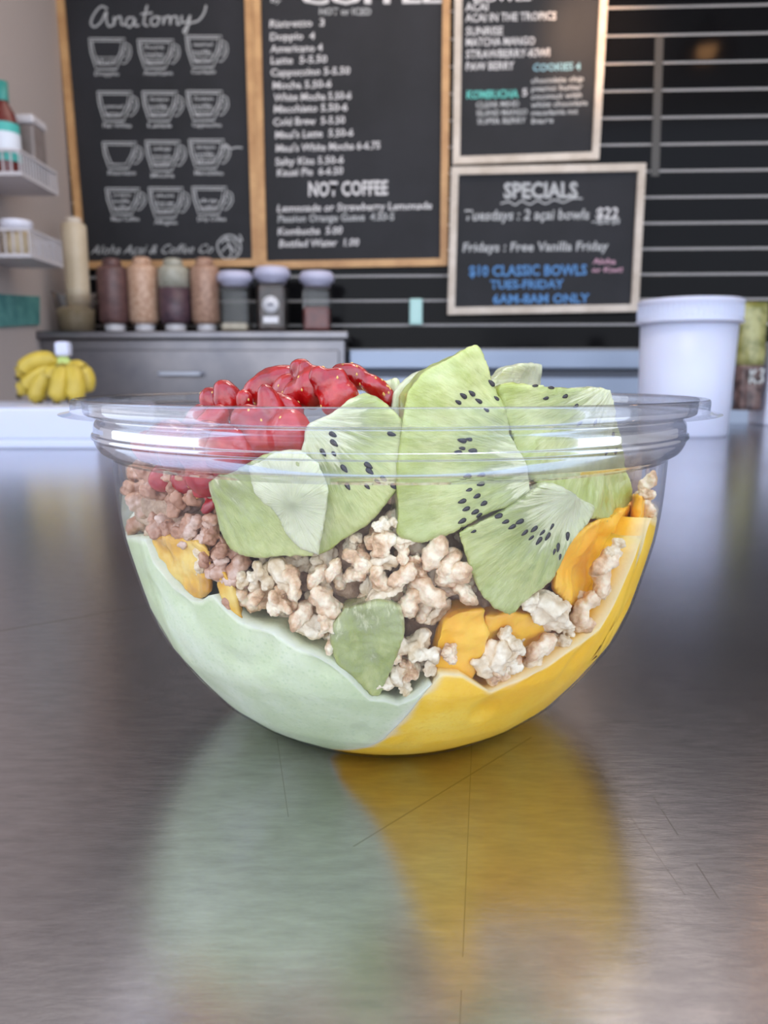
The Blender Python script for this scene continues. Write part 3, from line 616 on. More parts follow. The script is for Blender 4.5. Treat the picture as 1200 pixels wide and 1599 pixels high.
# matcha | mango seam, as angle against height
sm = [(p.z, theta(p)) for p in (hit(*q, .001) for q in [(505, 1171), (540, 1169), (572, 1166), (600, 1152), (622, 1130), (640, 1110), (655, 1090), (672, 1070), (700, 1035)])]
sm = sorted(sm); print('seam', [(round(a, 4), round(b, 2)) for a, b in sm])
def seam(z): return interp(sm, z)
def fill(name, side, top, m, rise, label):
    nu, nv, nw = 150, 34, 14; bm = bmesh.new(); g0 = .0004
    far = -math.pi*.98 if side < 0 else math.pi*1.0
    def pt(u, v, w):
        th = 0
        z = .02
        for _ in range(6):
            s = seam(z); th = s+(far-s)*u
            zt2 = interp(top, th); z = .0015+(zt2-.0015)*v
        r = rad(z)-g0
        if v >= .999:           # rounded shoulder and lumpy top
            r -= 0
            zi = z+rise(th)*(1-math.cos(min(1, w*1.6)*math.pi))/2+.0035*noise.noise(Vector((th*7, w*5, side)))*min(1, w*6)
            r2 = r*(1-w); return Vector((r2*math.sin(th), -r2*math.cos(th), zi))
        n = noise.noise(Vector((math.sin(th)*7, math.cos(th)*7, z*90)))
        r -= max(0, n-.25)*.004*min(1, v*2)       # shallow trapped-air hollows behind the plastic
        return Vector((r*math.sin(th), -r*math.cos(th), z))
    G = [[bm.verts.new(pt((i/nu)**1.25, j/nv, 0)) for j in range(nv+1)] for i in range(nu+1)]
    for i in range(nu):
        for j in range(nv): bm.faces.new((G[i][j], G[i+1][j], G[i+1][j+1], G[i][j+1]))
    T = [[G[i][nv]]+[bm.verts.new(pt((i/nu)**1.25, 1, k/nw)) for k in range(1, nw)] for i in range(nu+1)]
    for i in range(nu):
        for k in range(nw-1): bm.faces.new((T[i][k], T[i+1][k], T[i+1][k+1], T[i][k+1]))
    # seam face: towards the axis
    bm.verts.index_update(); fl_ = {}
    for i in range(nu+1):
        for j in range(nv+1):
            c_ = G[i][j].co; w_ = .6+.8*noise.noise(c_*220)
            fl_[G[i][j].index] = max(math.exp(-((1-j/nv)/.03/w_)**2) if w_ > .05 else 0, math.exp(-((i/nu)**1.25/.012/w_)**2) if w_ > .05 else 0)
    c0 = bm.verts.new((0, 0, .0015)); c1 = bm.verts.new((0, 0, .05))
    for i in (0, nu):
        ring = [G[i][j] for j in range(nv+1)]+T[i][1:]
        for a_, b_ in zip(ring, ring[1:]): bm.faces.new((a_, b_, c0))
    cb = [G[i][0] for i in range(nu+1)]
    for a_, b_ in zip(cb, cb[1:]): bm.faces.new((b_, a_, c0))
    for i in range(nu): bm.faces.new((T[i][nw-1], T[i+1][nw-1], c1))
    bm.verts.remove(c1) if not c1.link_faces else None
    bmesh.ops.recalc_face_normals(bm, faces=bm.faces)
    o = tag(obj(name, bm, m, None, True), label, 'smoothie'); o.data.attributes.new('film', 'FLOAT', 'POINT'); at_ = o.data.attributes['film']
    for k_, v_ in fl_.items(): at_.data[k_].value = v_
    return o
def smoothie(name, a, b, c, sc, speck):
    m = mat(name, a, .5); noisy(m, a, c, scale=sc, lo=.3, hi=.7, mid=b, detail=8, bump=.5, bscale=900, bdist=.0003)
    p = m.node_tree.nodes['Principled BSDF']; p.inputs['Subsurface Weight'].default_value = .25; p.inputs['Subsurface Radius'].default_value = (1, .9, .5); p.inputs['Subsurface Scale'].default_value = .003
    src = p.inputs['Base Color'].links[0].from_socket
    t = N(m, 'ShaderNodeTexCoord'); v = N(m, 'ShaderNodeTexVoronoi'); v.inputs['Scale'].default_value = 700; L(m, t.outputs['Object'], v.inputs['Vector'])
    r = N(m, 'ShaderNodeMapRange'); r.inputs[1].default_value = .1; r.inputs[2].default_value = .35; r.inputs[3].default_value = .35; r.inputs[4].default_value = 0; L(m, v.outputs['Distance'], r.inputs[0])
    mx = N(m, 'ShaderNodeMix', data_type='RGBA'); L(m, r.outputs[0], mx.inputs[0]); L(m, src, mx.inputs[6]); mx.inputs[7].default_value = (*speck, 1); fa = N(m, 'ShaderNodeAttribute', attribute_name='film'); m2 = N(m, 'ShaderNodeMix', data_type='RGBA'); fm = N(m, 'ShaderNodeMath', operation='MULTIPLY'); fm.inputs[1].default_value = .55
    L(m, fa.outputs['Fac'], fm.inputs[0]); L(m, fm.outputs[0], m2.inputs[0]); L(m, mx.outputs[2], m2.inputs[6]); m2.inputs[7].default_value = (.80, .76, .64, 1); L(m, m2.outputs[2], p.inputs['Base Color'])
    return m
M_matcha = smoothie('matcha_smoothie', (.54, .60, .32), (.66, .70, .44), (.80, .81, .60), 40, (.44, .54, .28))
M_mango = smoothie('mango_smoothie', (.93, .48, .015), (.97, .58, .03), (.98, .68, .10), 45, (.90, .46, .015))
fill('matcha_smoothie', -1, zg, M_matcha, lambda th: -.004, 'pale green matcha smoothie filling the lower left of the bowl')
fill('mango_smoothie', 1, zm_, M_mango, lambda th: .012 if 0 < th < .7 else .004, 'bright yellow mango smoothie filling the lower right of the bowl')

def clamp_in(co, gap=.0006):      # keep a point inside the bowl wall
    if co.z > .079: return co
    q = math.hypot(co.x, co.y); m_ = rad(max(co.z, .001))-gap
    return Vector((co.x*m_/q, co.y*m_/q, co.z)) if q > m_ else co
# ------------------------------------------------------------------ remeshed organic solids
def evalmesh(o):
    dg = bpy.context.evaluated_depsgraph_get(); dg.update(); me = bpy.data.meshes.new_from_object(o.evaluated_get(dg)); return me
def organic(bm, voxel, smooth_it=4, amp=.0006, freq=160, seed=0, amp2=0, freq2=600, clamp=False):
    bmesh.ops.recalc_face_normals(bm, faces=bm.faces)
    me = bpy.data.meshes.new('tmp'); bm.to_mesh(me); bm.free(); o = bpy.data.objects.new('tmp', me); COL.objects.link(o)
    r = o.modifiers.new('r', 'REMESH'); r.mode = 'VOXEL'; r.voxel_size = voxel; r.adaptivity = 0
    s = o.modifiers.new('s', 'SMOOTH'); s.iterations = smooth_it; s.factor = .5
    out = evalmesh(o); bpy.data.objects.remove(o); bpy.data.meshes.remove(me)
    off = Vector((seed*3.1, seed*1.7, 0)); nrm = [v.normal.copy() for v in out.vertices]
    for v, n in zip(out.vertices, nrm):
        d = amp*noise.noise(v.co*freq+off)
        if amp2: d += amp2*noise.noise(v.co*freq2+off)
        v.co = v.co+n*d
        if clamp: v.co = clamp_in(v.co)
    out.polygons.foreach_set('use_smooth', [True]*len(out.polygons)); out.update(); return out
def prism(front, depth, axis=(0, 1, 0), taper=.9):
    bm = bmesh.new(); c = sum(front, Vector())/len(front); ax = Vector(axis).normalized()
    A = [bm.verts.new(p) for p in front]; B = [bm.verts.new(c+(p-c)*taper+ax*depth) for p in front]; n = len(A)
    ca = bm.verts.new(c); cb = bm.verts.new(c+ax*depth)
    for i in range(n):
        j = (i+1) % n; bm.faces.new((A[i], A[j], B[j], B[i])); bm.faces.new((A[j], A[i], ca)); bm.faces.new((B[i], B[j], cb))
    return bm

def kiwi_mat():
    m = mat('kiwi_flesh', (.4, .6, .2), .3); p = m.node_tree.nodes['Principled BSDF']
    fl = N(m, 'ShaderNodeAttribute', attribute_name='flow'); co = N(m, 'ShaderNodeAttribute', attribute_name='core')
    n = N(m, 'ShaderNodeTexNoise'); n.inputs['Scale'].default_value = 3.0; n.inputs['Detail'].default_value = 8; n.inputs['Roughness'].default_value = .65; L(m, fl.outputs['Vector'], n.inputs['Vector'])
    t = N(m, 'ShaderNodeTexCoord'); n3 = N(m, 'ShaderNodeTexNoise'); n3.inputs['Scale'].default_value = 120; n3.inputs['Detail'].default_value = 6; L(m, t.outputs['Object'], n3.inputs['Vector'])
    ad = N(m, 'ShaderNodeMath', operation='MULTIPLY_ADD'); ad.inputs[1].default_value = .95; L(m, n.outputs['Fac'], ad.inputs[0])
    sb_ = N(m, 'ShaderNodeMath', operation='SUBTRACT'); sb_.inputs[1].default_value = .47; L(m, co.outputs['Fac'], sb_.inputs[0]); L(m, sb_.outputs[0], ad.inputs[2])
    r = N(m, 'ShaderNodeValToRGB'); cr = r.color_ramp
    cr.elements[0].position = .2; cr.elements[0].color = (.70, .68, .44, 1); cr.elements[1].position = 1; cr.elements[1].color = (.36, .39, .08, 1)
    for ps, c in ((.34, (.62, .60, .34)), (.42, (.33, .34, .14)), (.56, (.34, .37, .10)), (.8, (.50, .50, .18))): q_ = cr.elements.new(ps); q_.color = (*c, 1)
    L(m, ad.outputs[0], r.inputs[0])
    mx = N(m, 'ShaderNodeMix', data_type='RGBA'); mr = N(m, 'ShaderNodeMapRange'); mr.inputs[1].default_value = .4; mr.inputs[2].default_value = .75; mr.inputs[4].default_value = .5
    L(m, n3.outputs['Fac'], mr.inputs[0]); L(m, mr.outputs[0], mx.inputs[0]); L(m, r.outputs[0], mx.inputs[6]); mx.inputs[7].default_value = (.58, .60, .30, 1)
    L(m, mx.outputs[2], p.inputs['Base Color'])
    b = N(m, 'ShaderNodeBump'); b.inputs['Strength'].default_value = 1; b.inputs['Distance'].default_value = .0008; L(m, n.outputs['Fac'], b.inputs['Height']); L(m, b.outputs[0], p.inputs['Normal'])
    p.inputs['Subsurface Weight'].default_value = .35; p.inputs['Subsurface Radius'].default_value = (.8, 1, .4); p.inputs['Subsurface Scale'].default_value = .004
    p.inputs['Coat Weight'].default_value = .6; p.inputs['Coat Roughness'].default_value = .08
    return m
M_kiwi = kiwi_mat(); M_seed = mat('kiwi_seed', (.02, .012, .012), .25)
bmq = bmesh.new(); bmesh.ops.create_icosphere(bmq, subdivisions=2, radius=1); seed_me = bpy.data.meshes.new('seed')
for v in bmq.verts: v.co = Vector((v.co.x*(.62-.25*v.co.z), v.co.y*.4, v.co.z))
bmq.to_mesh(seed_me); bmq.free(); seed_me.materials.append(M_seed); seed_me.polygons.foreach_set('use_smooth', [True]*len(seed_me.polygons))
rgs = random.Random(3)
def kiwi(label, outline, inset, depth, core, seeds=(), rmax=.032, axis=(0, 1, 0), taper=.88, seed=1, band=None, cap=None):
    front = []
    for q_ in outline:
        px, py = q_[0], q_[1]; ins = inset+(q_[2] if len(q_) > 2 else 0)
        front.append(hit(px, py, ins))
    me = organic(prism(front, depth, axis, taper), .00062, 5, .0009, 130, seed, .00025, 700, True)
    c3 = hit(core[0], core[1], inset)
    me.attributes.new('flow', 'FLOAT_VECTOR', 'POINT'); me.attributes.new('core', 'FLOAT', 'POINT')
    fl = me.attributes['flow']; co = me.attributes['core']
    for i, v in enumerate(me.vertices):
        d = v.co-c3; rr_ = math.hypot(d.x, d.z); a_ = math.atan2(d.z, d.x)
        fl.data[i].vector = (math.cos(a_)*4, math.sin(a_)*4, rr_*45+v.co.y*30); co.data[i].value = min(1, rr_/rmax)
    cen = sum((v.co for v in me.vertices), Vector())/len(me.vertices); bvh = BVHTree.FromPolygons([v.co for v in me.vertices], [p.vertices for p in me.polygons])
    me.transform(Matrix.Translation(-cen)); me.materials.append(M_kiwi); me.name = 'kiwi_chunk'
    root = bpy.data.objects.new('kiwi_chunk', me); COL.objects.link(root); root.location = cen; tag(root, label, 'kiwi', 'kiwi chunks in the bowl')
    for s in seeds:
        d = ray(s[0], s[1]).normalized(); h = bvh.ray_cast(CAM, d)
        if h[0] is None: continue
        o = bpy.data.objects.new('seed', seed_me); COL.objects.link(o); o.parent = root
        k = (s[3] if len(s) > 3 else 1)*rgs.uniform(.0006, .00095); nrm = h[1]
        if nrm.dot(d) > 0: nrm = -nrm
        zax = (h[0]-c3); zax = zax-nrm*zax.dot(nrm); zax.normalize(); xax = nrm.cross(zax).normalized() if zax.length else Vector((1, 0, 0))
        Mx = Matrix((xax, -nrm, zax)).transposed().to_4x4()
        o.matrix_parent_inverse = Matrix(); o.matrix_basis = Matrix.Translation(h[0]-cen-nrm*.00005) @ Mx @ Matrix.Diagonal((k, k, k*1.25, 1))
    return root
sc = lambda pts: [tuple(p) for p in pts]
# tall central wedge
kiwi('tall kiwi wedge standing highest, its tip rising above the rim at the centre', [(744, 538), (752, 545), (770, 590), (786, 638), (800, 680), (822, 720), (835, 775), (828, 784), (790, 797), (742, 812), (700, 835), (652, 848), (622, 838), (619, 790), (624, 720), (630, 660), (634, 612), (660, 580), (700, 557)],
     .003, .017, (880, 720), [(716, 628), (737, 614), (748, 626), (724, 618), (768, 598), (776, 622), (760, 640), (722, 688), (733, 686), (722, 700), (738, 704), (716, 706), (730, 744), (752, 742), (751, 756), (733, 765), (722, 783), (756, 786), (748, 805), (722, 814), (742, 800), (819, 777), (745, 775), (728, 795)], rmax=.034, seed=2, axis=(-.15, 1, 0))
kiwi('triangular kiwi wedge with a band of seeds pressed to the bowl, lower right', [(714, 832), (780, 800), (850, 756), (862, 757), (905, 775), (932, 790), (930, 802), (905, 838), (880, 880), (850, 915), (820, 945), (798, 962), (770, 952), (748, 925), (732, 880)],
     .0015, .013, (900, 770), [(726, 825), (740, 830), (778, 806), (790, 815), (800, 823), (812, 815), (820, 832), (835, 826), (847, 832), (856, 838), (862, 823), (887, 838), (872, 855), (890, 858), (866, 862), (875, 870), (830, 840), (842, 845)], rmax=.030, seed=3)
kiwi('broad kiwi slab at the right under the rim with its pale end upward', [(776, 604), (800, 598), (860, 602), (915, 603), (955, 607), (964, 640), (972, 690), (984, 740), (988, 780), (975, 808), (950, 818), (915, 806), (880, 780), (835, 752), (805, 700), (790, 650)],
     .007, .016, (965, 590), [(836, 602), (861, 605), (853, 622), (883, 619), (900, 634), (946, 688), (958, 680), (948, 706), (962, 705), (930, 660), (905, 662)], rmax=.030, seed=4, axis=(-.3, 1, 0))
kiwi('small pale kiwi cube behind the seeded slab above the rim', [(768, 592), (790, 573), (820, 566), (852, 568), (857, 600), (850, 625), (790, 630), (770, 620)], .035, .014, (900, 590), (), rmax=.05, seed=5)
kiwi('pale bumpy kiwi piece peeking out behind the tall wedge at its left', [(614, 612), (625, 600), (650, 584), (672, 578), (690, 600), (690, 650), (620, 660), (610, 640)], .022, .014, (640, 560), (), rmax=.05, seed=6)
kiwi('seeded kiwi chunk under the front rim between strawberries and the tall wedge', [(480, 665), (540, 632), (572, 614), (592, 622), (628, 655), (632, 720), (622, 765), (575, 815), (520, 862), (495, 868), (470, 800), (465, 720)],
     .004, .016, (470, 650), [(521, 679), (522, 692), (505, 707), (522, 709), (538, 732), (576, 727), (578, 736), (600, 748), (543, 759), (574, 760), (612, 678), (616, 760), (590, 752)], rmax=.030, seed=7)
kiwi('large smooth pale kiwi chunk pressed to the bowl at the left, below the strawberries', [(323, 752), (350, 738), (395, 720), (430, 705), (465, 712), (492, 728), (505, 760), (500, 820), (490, 872), (440, 872), (395, 868), (358, 862), (345, 830), (334, 795)],
     .0015, .016, (250, 600), (), rmax=.062, seed=8)
kiwi('pale yellow kiwi core piece lying in front of the larger left chunk', [(384, 728), (430, 704), (470, 700), (500, 722), (515, 760), (512, 800), (498, 868), (470, 858), (448, 838), (425, 800), (398, 772)],
     .0008, .006, (455, 790), (), rmax=.055, seed=9)
kiwi('dull green kiwi chunk low in the bowl above the matcha, below the granola', [(535, 948), (600, 940), (628, 950), (632, 990), (612, 1050), (592, 1094), (570, 1080), (530, 1045), (515, 1015), (522, 975)], .002, .015, (560, 700), (), rmax=.085, seed=10)
kiwi('tiny pale kiwi corner between the red fruit at the rim', [(560, 640), (598, 596), (622, 590), (628, 640), (600, 650)], .032, .01, (600, 500), (), rmax=.05, seed=11)

# ------------------------------------------------------------------ strawberries
def straw_mat():
    m = mat('strawberry_flesh', (.6, .02, .02), .18); noisy(m, (.16, .001, .002), (.50, .02, .015), scale=130, lo=.3, hi=.72, mid=(.33, .002, .003), detail=6, bump=.6, bscale=150, bdist=.0012)
    p = m.node_tree.nodes['Principled BSDF']; p.inputs['Subsurface Weight'].default_value = .12; p.inputs['Subsurface Radius'].default_value = (1, .15, .1); p.inputs['Subsurface Scale'].default_value = .004
    p.inputs['Coat Weight'].default_value = .45; p.inputs['Coat Roughness'].default_value = .03
    return m
M_straw = straw_mat(); M_achene = mat('strawberry_seed', (.7, .4, .1), .4)
def berry(label, blobs, inset, seed, ridges=0, nseeds=4):
    bm = bmesh.new()
    for (px, py, rx, ry, dd) in blobs:
        p = hit(px, py, inset+dd); s = (p-CAM).length/F
        bmesh.ops.create_icosphere(bm, subdivisions=3, radius=1, matrix=Matrix.Translation(p) @ Matrix.Rotation(seed*.7+px*.01, 4, 'Y') @ Matrix.Diagonal((rx*s, min(rx, ry)*s*.9, ry*s, 1)))
    me = organic(bm, .0006, 3, .0016, 85, seed, .0003, 420, True); cen = sum((v.co for v in me.vertices), Vector())/len(me.vertices)
    vs = me.vertices; rnd = random.Random(seed); picks = [vs[rnd.randrange(len(vs))] for _ in range(nseeds*4)]; picks = [(v.co.copy(), v.normal.copy()) for v in picks if v.normal.y < .1][:nseeds]
    me.transform(Matrix.Translation(-cen)); me.materials.append(M_straw); me.name = 'strawberry_piece'
    root = bpy.data.objects.new('strawberry_piece', me); COL.objects.link(root); root.location = cen; tag(root, label, 'strawberry', 'strawberry pieces in the bowl')
    for p, n in picks:
        o = bpy.data.objects.new('seed', ach_me); COL.objects.link(o); o.parent = root; o.location = p-cen; o.rotation_mode = 'QUATERNION'; o.rotation_quaternion = n.to_track_quat('Y', 'Z')
    return root
ach_me = seed_me.copy(); ach_me.materials.clear(); ach_me.materials.append(M_achene); ach_me.transform(Matrix.Scale(.00038, 4))
berry('dark red glossy strawberry slice farthest left above the rim', [(335, 630, 24, 16, 0), (360, 628, 34, 18, .002), (385, 634, 24, 14, 0)], .02, 1)
berry('honey coated strawberry piece with pale highlights behind the left slice', [(415, 600, 28, 18, .004), (440, 592, 28, 20, .006), (400, 612, 20, 18, .002), (455, 612, 24, 24, 0)], .028, 2)
berry('small round strawberry end in front at the rim, below the honey coated piece', [(436, 636, 26, 17, 0), (450, 640, 22, 16, 0)], .016, 3)
berry('bright red peaked strawberry piece, highest of the red fruit', [(470, 580, 20, 18, .003), (488, 605, 34, 34, 0), (465, 615, 26, 28, 0), (476, 576, 14, 12, 0)], .022, 4)
berry('large lobed strawberry chunk right of the peaked piece', [(515, 600, 34, 26, 0), (525, 622, 34, 28, 0), (500, 590, 22, 20, 0)], .017, 5)
berry('seeded strawberry half at the right end of the red fruit', [(560, 590, 32, 20, .002), (590, 605, 30, 22, 0), (605, 620, 18, 20, 0), (540, 582, 22, 14, .002)], .03, 6, nseeds=22)
berry('red strawberry piece under the rim at far left', [(232, 700, 30, 26, 0), (262, 690, 34, 34, 0), (285, 712, 30, 34, 0)], .0045, 7)
berry('flat red strawberry slice under the rim between the far left piece and the chunk', [(300, 672, 40, 22, 0), (330, 668, 40, 20, 0)], .012, 12)
berry('pink red strawberry strip under the far left piece, against the bowl', [(262, 738, 34, 22, 0), (300, 745, 34, 26, 0)], .006, 13)
berry('red strawberry chunk pressed behind the rim at the left', [(318, 695, 44, 38, 0), (360, 705, 44, 42, 0), (325, 742, 34, 34, 0)], .005, 8)
berry('red strawberry chunk behind the rim above the pale kiwi', [(400, 678, 50, 34, 0), (455, 680, 44, 34, 0), (385, 708, 40, 28, 0), (430, 650, 50, 18, .002)], .008, 9)
berry('dark red strawberry sliver beside the pale kiwi, left', [(318, 760, 14, 24, 0), (328, 790, 10, 18, 0), (310, 740, 18, 14, 0)], .004, 10, nseeds=3)
berry('strawberry lump tucked behind the middle kiwi under the rim', [(612, 680, 20, 28, 0), (600, 655, 18, 20, 0)], .024, 11)

# ------------------------------------------------------------------ granola
M_gran = noisy(mat('granola', (.7, .52, .38), .6), (.34, .17, .07), (.92, .78, .56), scale=260, lo=.3, hi=.64, mid=(.72, .48, .28), detail=5, bump=.8, bscale=900, bdist=.0006)
M_gran.node_tree.nodes['Principled BSDF'].inputs['Subsurface Weight'].default_value = .2; M_gran.node_tree.nodes['Principled BSDF'].inputs['Subsurface Scale'].default_value = .002
M_oat = noisy(mat('oat_flake', (.8, .68, .52), .6), (.56, .38, .18), (.93, .82, .62), scale=300, lo=.3, hi=.65, detail=4, bump=.7, bscale=1100, bdist=.0004)
def crisp(seed):
    rnd = random.Random(seed); bm = bmesh.new(); n = rnd.choice((2, 3, 3))
    for i in range(n):
        bmesh.ops.create_icosphere(bm, subdivisions=2, radius=1, matrix=Matrix.Translation(((i-(n-1)/2)*.0019, rnd.uniform(-.0005, .0005), rnd.uniform(-.0005, .0005))) @ Matrix.Rotation(rnd.uniform(0, 3), 4, 'X') @ Matrix.Diagonal((.0019, rnd.uniform(.0013, .0018), rnd.uniform(.0012, .0016), 1)))
    me = organic(bm, .0003, 1, .0006, 600, seed, .0003, 1700); me.materials.append(M_gran); return me
def cluster(seed):
    rnd = random.Random(seed); bm = bmesh.new()
    for i in range(7):
        bmesh.ops.create_icosphere(bm, subdivisions=2, radius=1, matrix=Matrix.Translation((rnd.uniform(-.002, .002), rnd.uniform(-.0016, .0016), rnd.uniform(-.002, .002))) @ Matrix.Rotation(rnd.uniform(0, 3), 4, Vector((rnd.random(), rnd.random(), .3))) @ Matrix.Diagonal((.0017, .0006 if i % 2 else .0012, .0014, 1)))
    me = organic(bm, .00028, 1, .0006, 700, seed, .0003, 1900); me.materials.append(M_oat if seed % 2 else M_gran); return me
def flake(seed):
    rnd = random.Random(seed); bm = bmesh.new()
    for i in range(3):
        bmesh.ops.create_icosphere(bm, subdivisions=2, radius=1, matrix=Matrix.Translation((rnd.uniform(-.001, .001), i*.0004, rnd.uniform(-.0008, .0008))) @ Matrix.Rotation(rnd.uniform(-.6, .6), 4, 'X') @ Matrix.Diagonal((rnd.uniform(.0018, .0026), .00055, rnd.uniform(.0014, .0021), 1)))
    me = organic(bm, .00028, 1, .0006, 800, seed, .0002, 2200); me.materials.append(M_oat); return me
protos = {'c': [crisp(s) for s in range(1, 6)], 'k': [cluster(s) for s in range(11, 17)], 'f': [flake(s) for s in range(21, 25)]}
for k_, l_ in protos.items():
    for me in l_: me.name = 'granola_piece'
rg = random.Random(5)
def push_in(o):
    Mx = o.matrix_basis.copy(); R3 = Mx.to_3x3(); q = Vector((o.location.x, o.location.y, 0)); n = q.normalized(); ex = 0
    for v in list(o.data.vertices)[::3]:
        w = R3 @ v.co+o.location
        if w.z < .079: ex = max(ex, math.hypot(w.x, w.y)-(rad(max(w.z, .001))-.0007))
    if ex > 0: o.location -= n*ex
ORD = ['first', 'second', 'third', 'fourth', 'fifth', 'sixth', 'seventh']
KN = {'c': 'puffed granola crisp', 'k': 'lumpy granola cluster', 'f': 'pale oat flake'}
def clump(items, where, group, ins):
    items = sorted(items, key=lambda q: q[1]); rows = [items[i:i+5] for i in range(0, len(items), 5)]
    for j, row in enumerate(rows):
        rn = 'top' if j == 0 else 'bottom' if j == len(rows)-1 else ('middle' if len(rows) == 3 else ORD[j])
        for i, (x, y, s, k) in enumerate(sorted(row)):
            granola(x, y, s, k, rg.uniform(*ins), '%s, %s from left in the %s row of %s' % (KN[k], ORD[i], rn, where), group)
def granola(px, py, size, kind, inset, label, group, ang=None):
    me = rg.choice(protos[kind]); o = bpy.data.objects.new('granola_piece', me); COL.objects.link(o)
    p = hit(px, py, inset); s = (p-CAM).length/F; base = {'c': .0058, 'k': .0060, 'f': .0050}[kind]
    k = size*s/base*1.18
    o.scale = (k, k, k); o.location = p
    o.rotation_euler = (rg.uniform(-.5, .5), rg.uniform(-3, 3) if ang is None else ang, rg.uniform(-.5, .5)) if kind != 'k' else (rg.uniform(-3, 3), rg.uniform(-3, 3), rg.uniform(-3, 3))
    push_in(o); o['_px'] = (px, py); tag(o, label, 'granola', group); return o
def inside(poly, x, y):
    c = False; n = len(poly)
    for i in range(n):
        x1_, y1_ = poly[i]; x2_, y2_ = poly[(i+1) % n]
        if (y1_ > y) != (y2_ > y) and x < (x2_-x1_)*(y-y1_)/(y2_-y1_)+x1_: c = not c
    return c
def heap(poly, n, size, insets, label, group, kinds='ckf', minsep=.52):
    xs = [p[0] for p in poly]; ys = [p[1] for p in poly]
    for ins in insets:
        pts = []; tries = 0; m = n if isinstance(n, int) else n[0]
        while len(pts) < m and tries < 4000:
            tries += 1; x, y = rg.uniform(min(xs), max(xs)), rg.uniform(min(ys), max(ys))
            if not inside(poly, x, y): continue
            if any(math.hypot(x-a, y-b) < size*minsep for a, b in pts): continue
            pts.append((x, y))
        for x, y in pts: granola(x, y, size*rg.uniform(.75, 1.2), rg.choice(kinds), ins, label, group)
L_ = []; gc = 'granola pieces in the central clump'; lc = 'granola piece in the big central clump between the kiwi wedges'
for x, y, s, k in [(590, 845, 46, 'k'), (628, 860, 34, 'c'), (560, 870, 44, 'k'), (598, 880, 40, 'f'), (590, 905, 46, 'k'), (590, 938, 36, 'f'), (630, 900, 46, 'c'), (680, 862, 60, 'c'), (668, 922, 62, 'c'), (712, 900, 56, 'c'), (640, 938, 50, 'c'), (555, 898, 36, 'c'), (612, 920, 34, 'f'), (725, 925, 46, 'c'), (700, 880, 46, 'c'), (650, 885, 40, 'k'), (620, 838, 36, 'f'), (605, 820, 30, 'k')]:
    L_.append((x, y, s, k))
clump(L_, 'the central clump', gc, (.0035, .006)); lc = 'granola piece deep in the central clump behind its front layer'
heap([(540, 850), (600, 800), (720, 840), (740, 930), (690, 965), (560, 940)], 20, 40, (.010, .016), lc, gc)
L_ = []; gl_, ll = 'granola pieces in the left clump', 'granola piece in the left clump under the pale kiwi chunk'
for x, y, s, k in [(412, 925, 60, 'k'), (435, 900, 50, 'f'), (470, 960, 48, 'c'), (505, 940, 52, 'c'), (515, 970, 42, 'k'), (400, 900, 44, 'k'), (460, 910, 40, 'c'), (495, 900, 40, 'c'), (520, 890, 36, 'c'), (440, 935, 40, 'k'), (385, 935, 36, 'c'), (490, 985, 40, 'f'), (525, 1000, 34, 'k'), (385, 900, 32, 'k')]:
    L_.append((x, y, s, k))
clump(L_, 'the left clump', gl_, (.003, .0055)); ll = 'granola piece deep in the left clump behind its front layer'
heap([(365, 880), (520, 870), (545, 940), (525, 1010), (430, 975), (375, 945)], 18, 38, (.010, .016), ll, gl_)
L_ = []; gb_, lb = 'granola pieces in the low middle clump', 'granola piece in the small low clump above the seam of the two smoothies'
for x, y, s, k in [(655, 1020, 52, 'k'), (612, 1030, 30, 'c'), (620, 1006, 22, 'f'), (700, 1022, 32, 'k'), (622, 1058, 34, 'f'), (640, 1048, 30, 'k'), (606, 1070, 24, 'f'), (634, 1075, 24, 'f'), (672, 1040, 26, 'f')]:
    L_.append((x, y, s, k))
clump(L_, 'the small low clump', gb_, (.0028, .0045)); lb = 'granola piece deep in the small low clump behind its front layer'
heap([(600, 1000), (700, 1000), (700, 1035), (640, 1080), (600, 1070)], 8, 32, (.010,), lb, gb_)
L_ = []; gm, lm = 'granola pieces sunk in the front of the mango', 'oat piece sunk in the mango smoothie below the triangular kiwi'
for x, y, s, k in [(780, 1020, 50, 'f'), (795, 1010, 40, 'k'), (765, 1040, 44, 'f'), (785, 1042, 46, 'k'), (800, 1035, 32, 'f')]: L_.append((x, y, s, k))
clump(L_, 'the front mango pieces', gm, (.003, .003))
L_ = []; gr_, lr = 'granola pieces in the right clump', 'granola piece in the right clump between the triangular kiwi and the mango'
for x, y, s, k in [(850, 945, 50, 'f'), (880, 955, 48, 'k'), (865, 975, 44, 'f'), (912, 950, 46, 'c'), (845, 1010, 50, 'c'), (885, 990, 36, 'k'), (825, 940, 30, 'f'), (905, 975, 36, 'c'), (868, 1015, 34, 'f'), (835, 1030, 36, 'k'), (895, 1005, 28, 'k')]: L_.append((x, y, s, k))
clump(L_, 'the right clump', gr_, (.003, .0045)); lr = 'granola piece deep in the right clump behind its front layer'
heap([(820, 935), (930, 930), (930, 980), (850, 1040), (815, 1010)], 12, 36, (.009,), lr, gr_)
L_ = []; gz, lz = 'granola pieces at the right edge', 'granola piece at the far right against the bowl, above the mango'
for x, y, s, k in [(945, 880, 48, 'c'), (955, 860, 34, 'k'), (940, 910, 44, 'c'), (948, 930, 36, 'c'), (1012, 755, 36, 'c'), (1015, 790, 34, 'c'), (1008, 772, 26, 'k')]: L_.append((x, y, s, k))
clump(L_, 'the right edge clump', gz, (.0035, .0035))
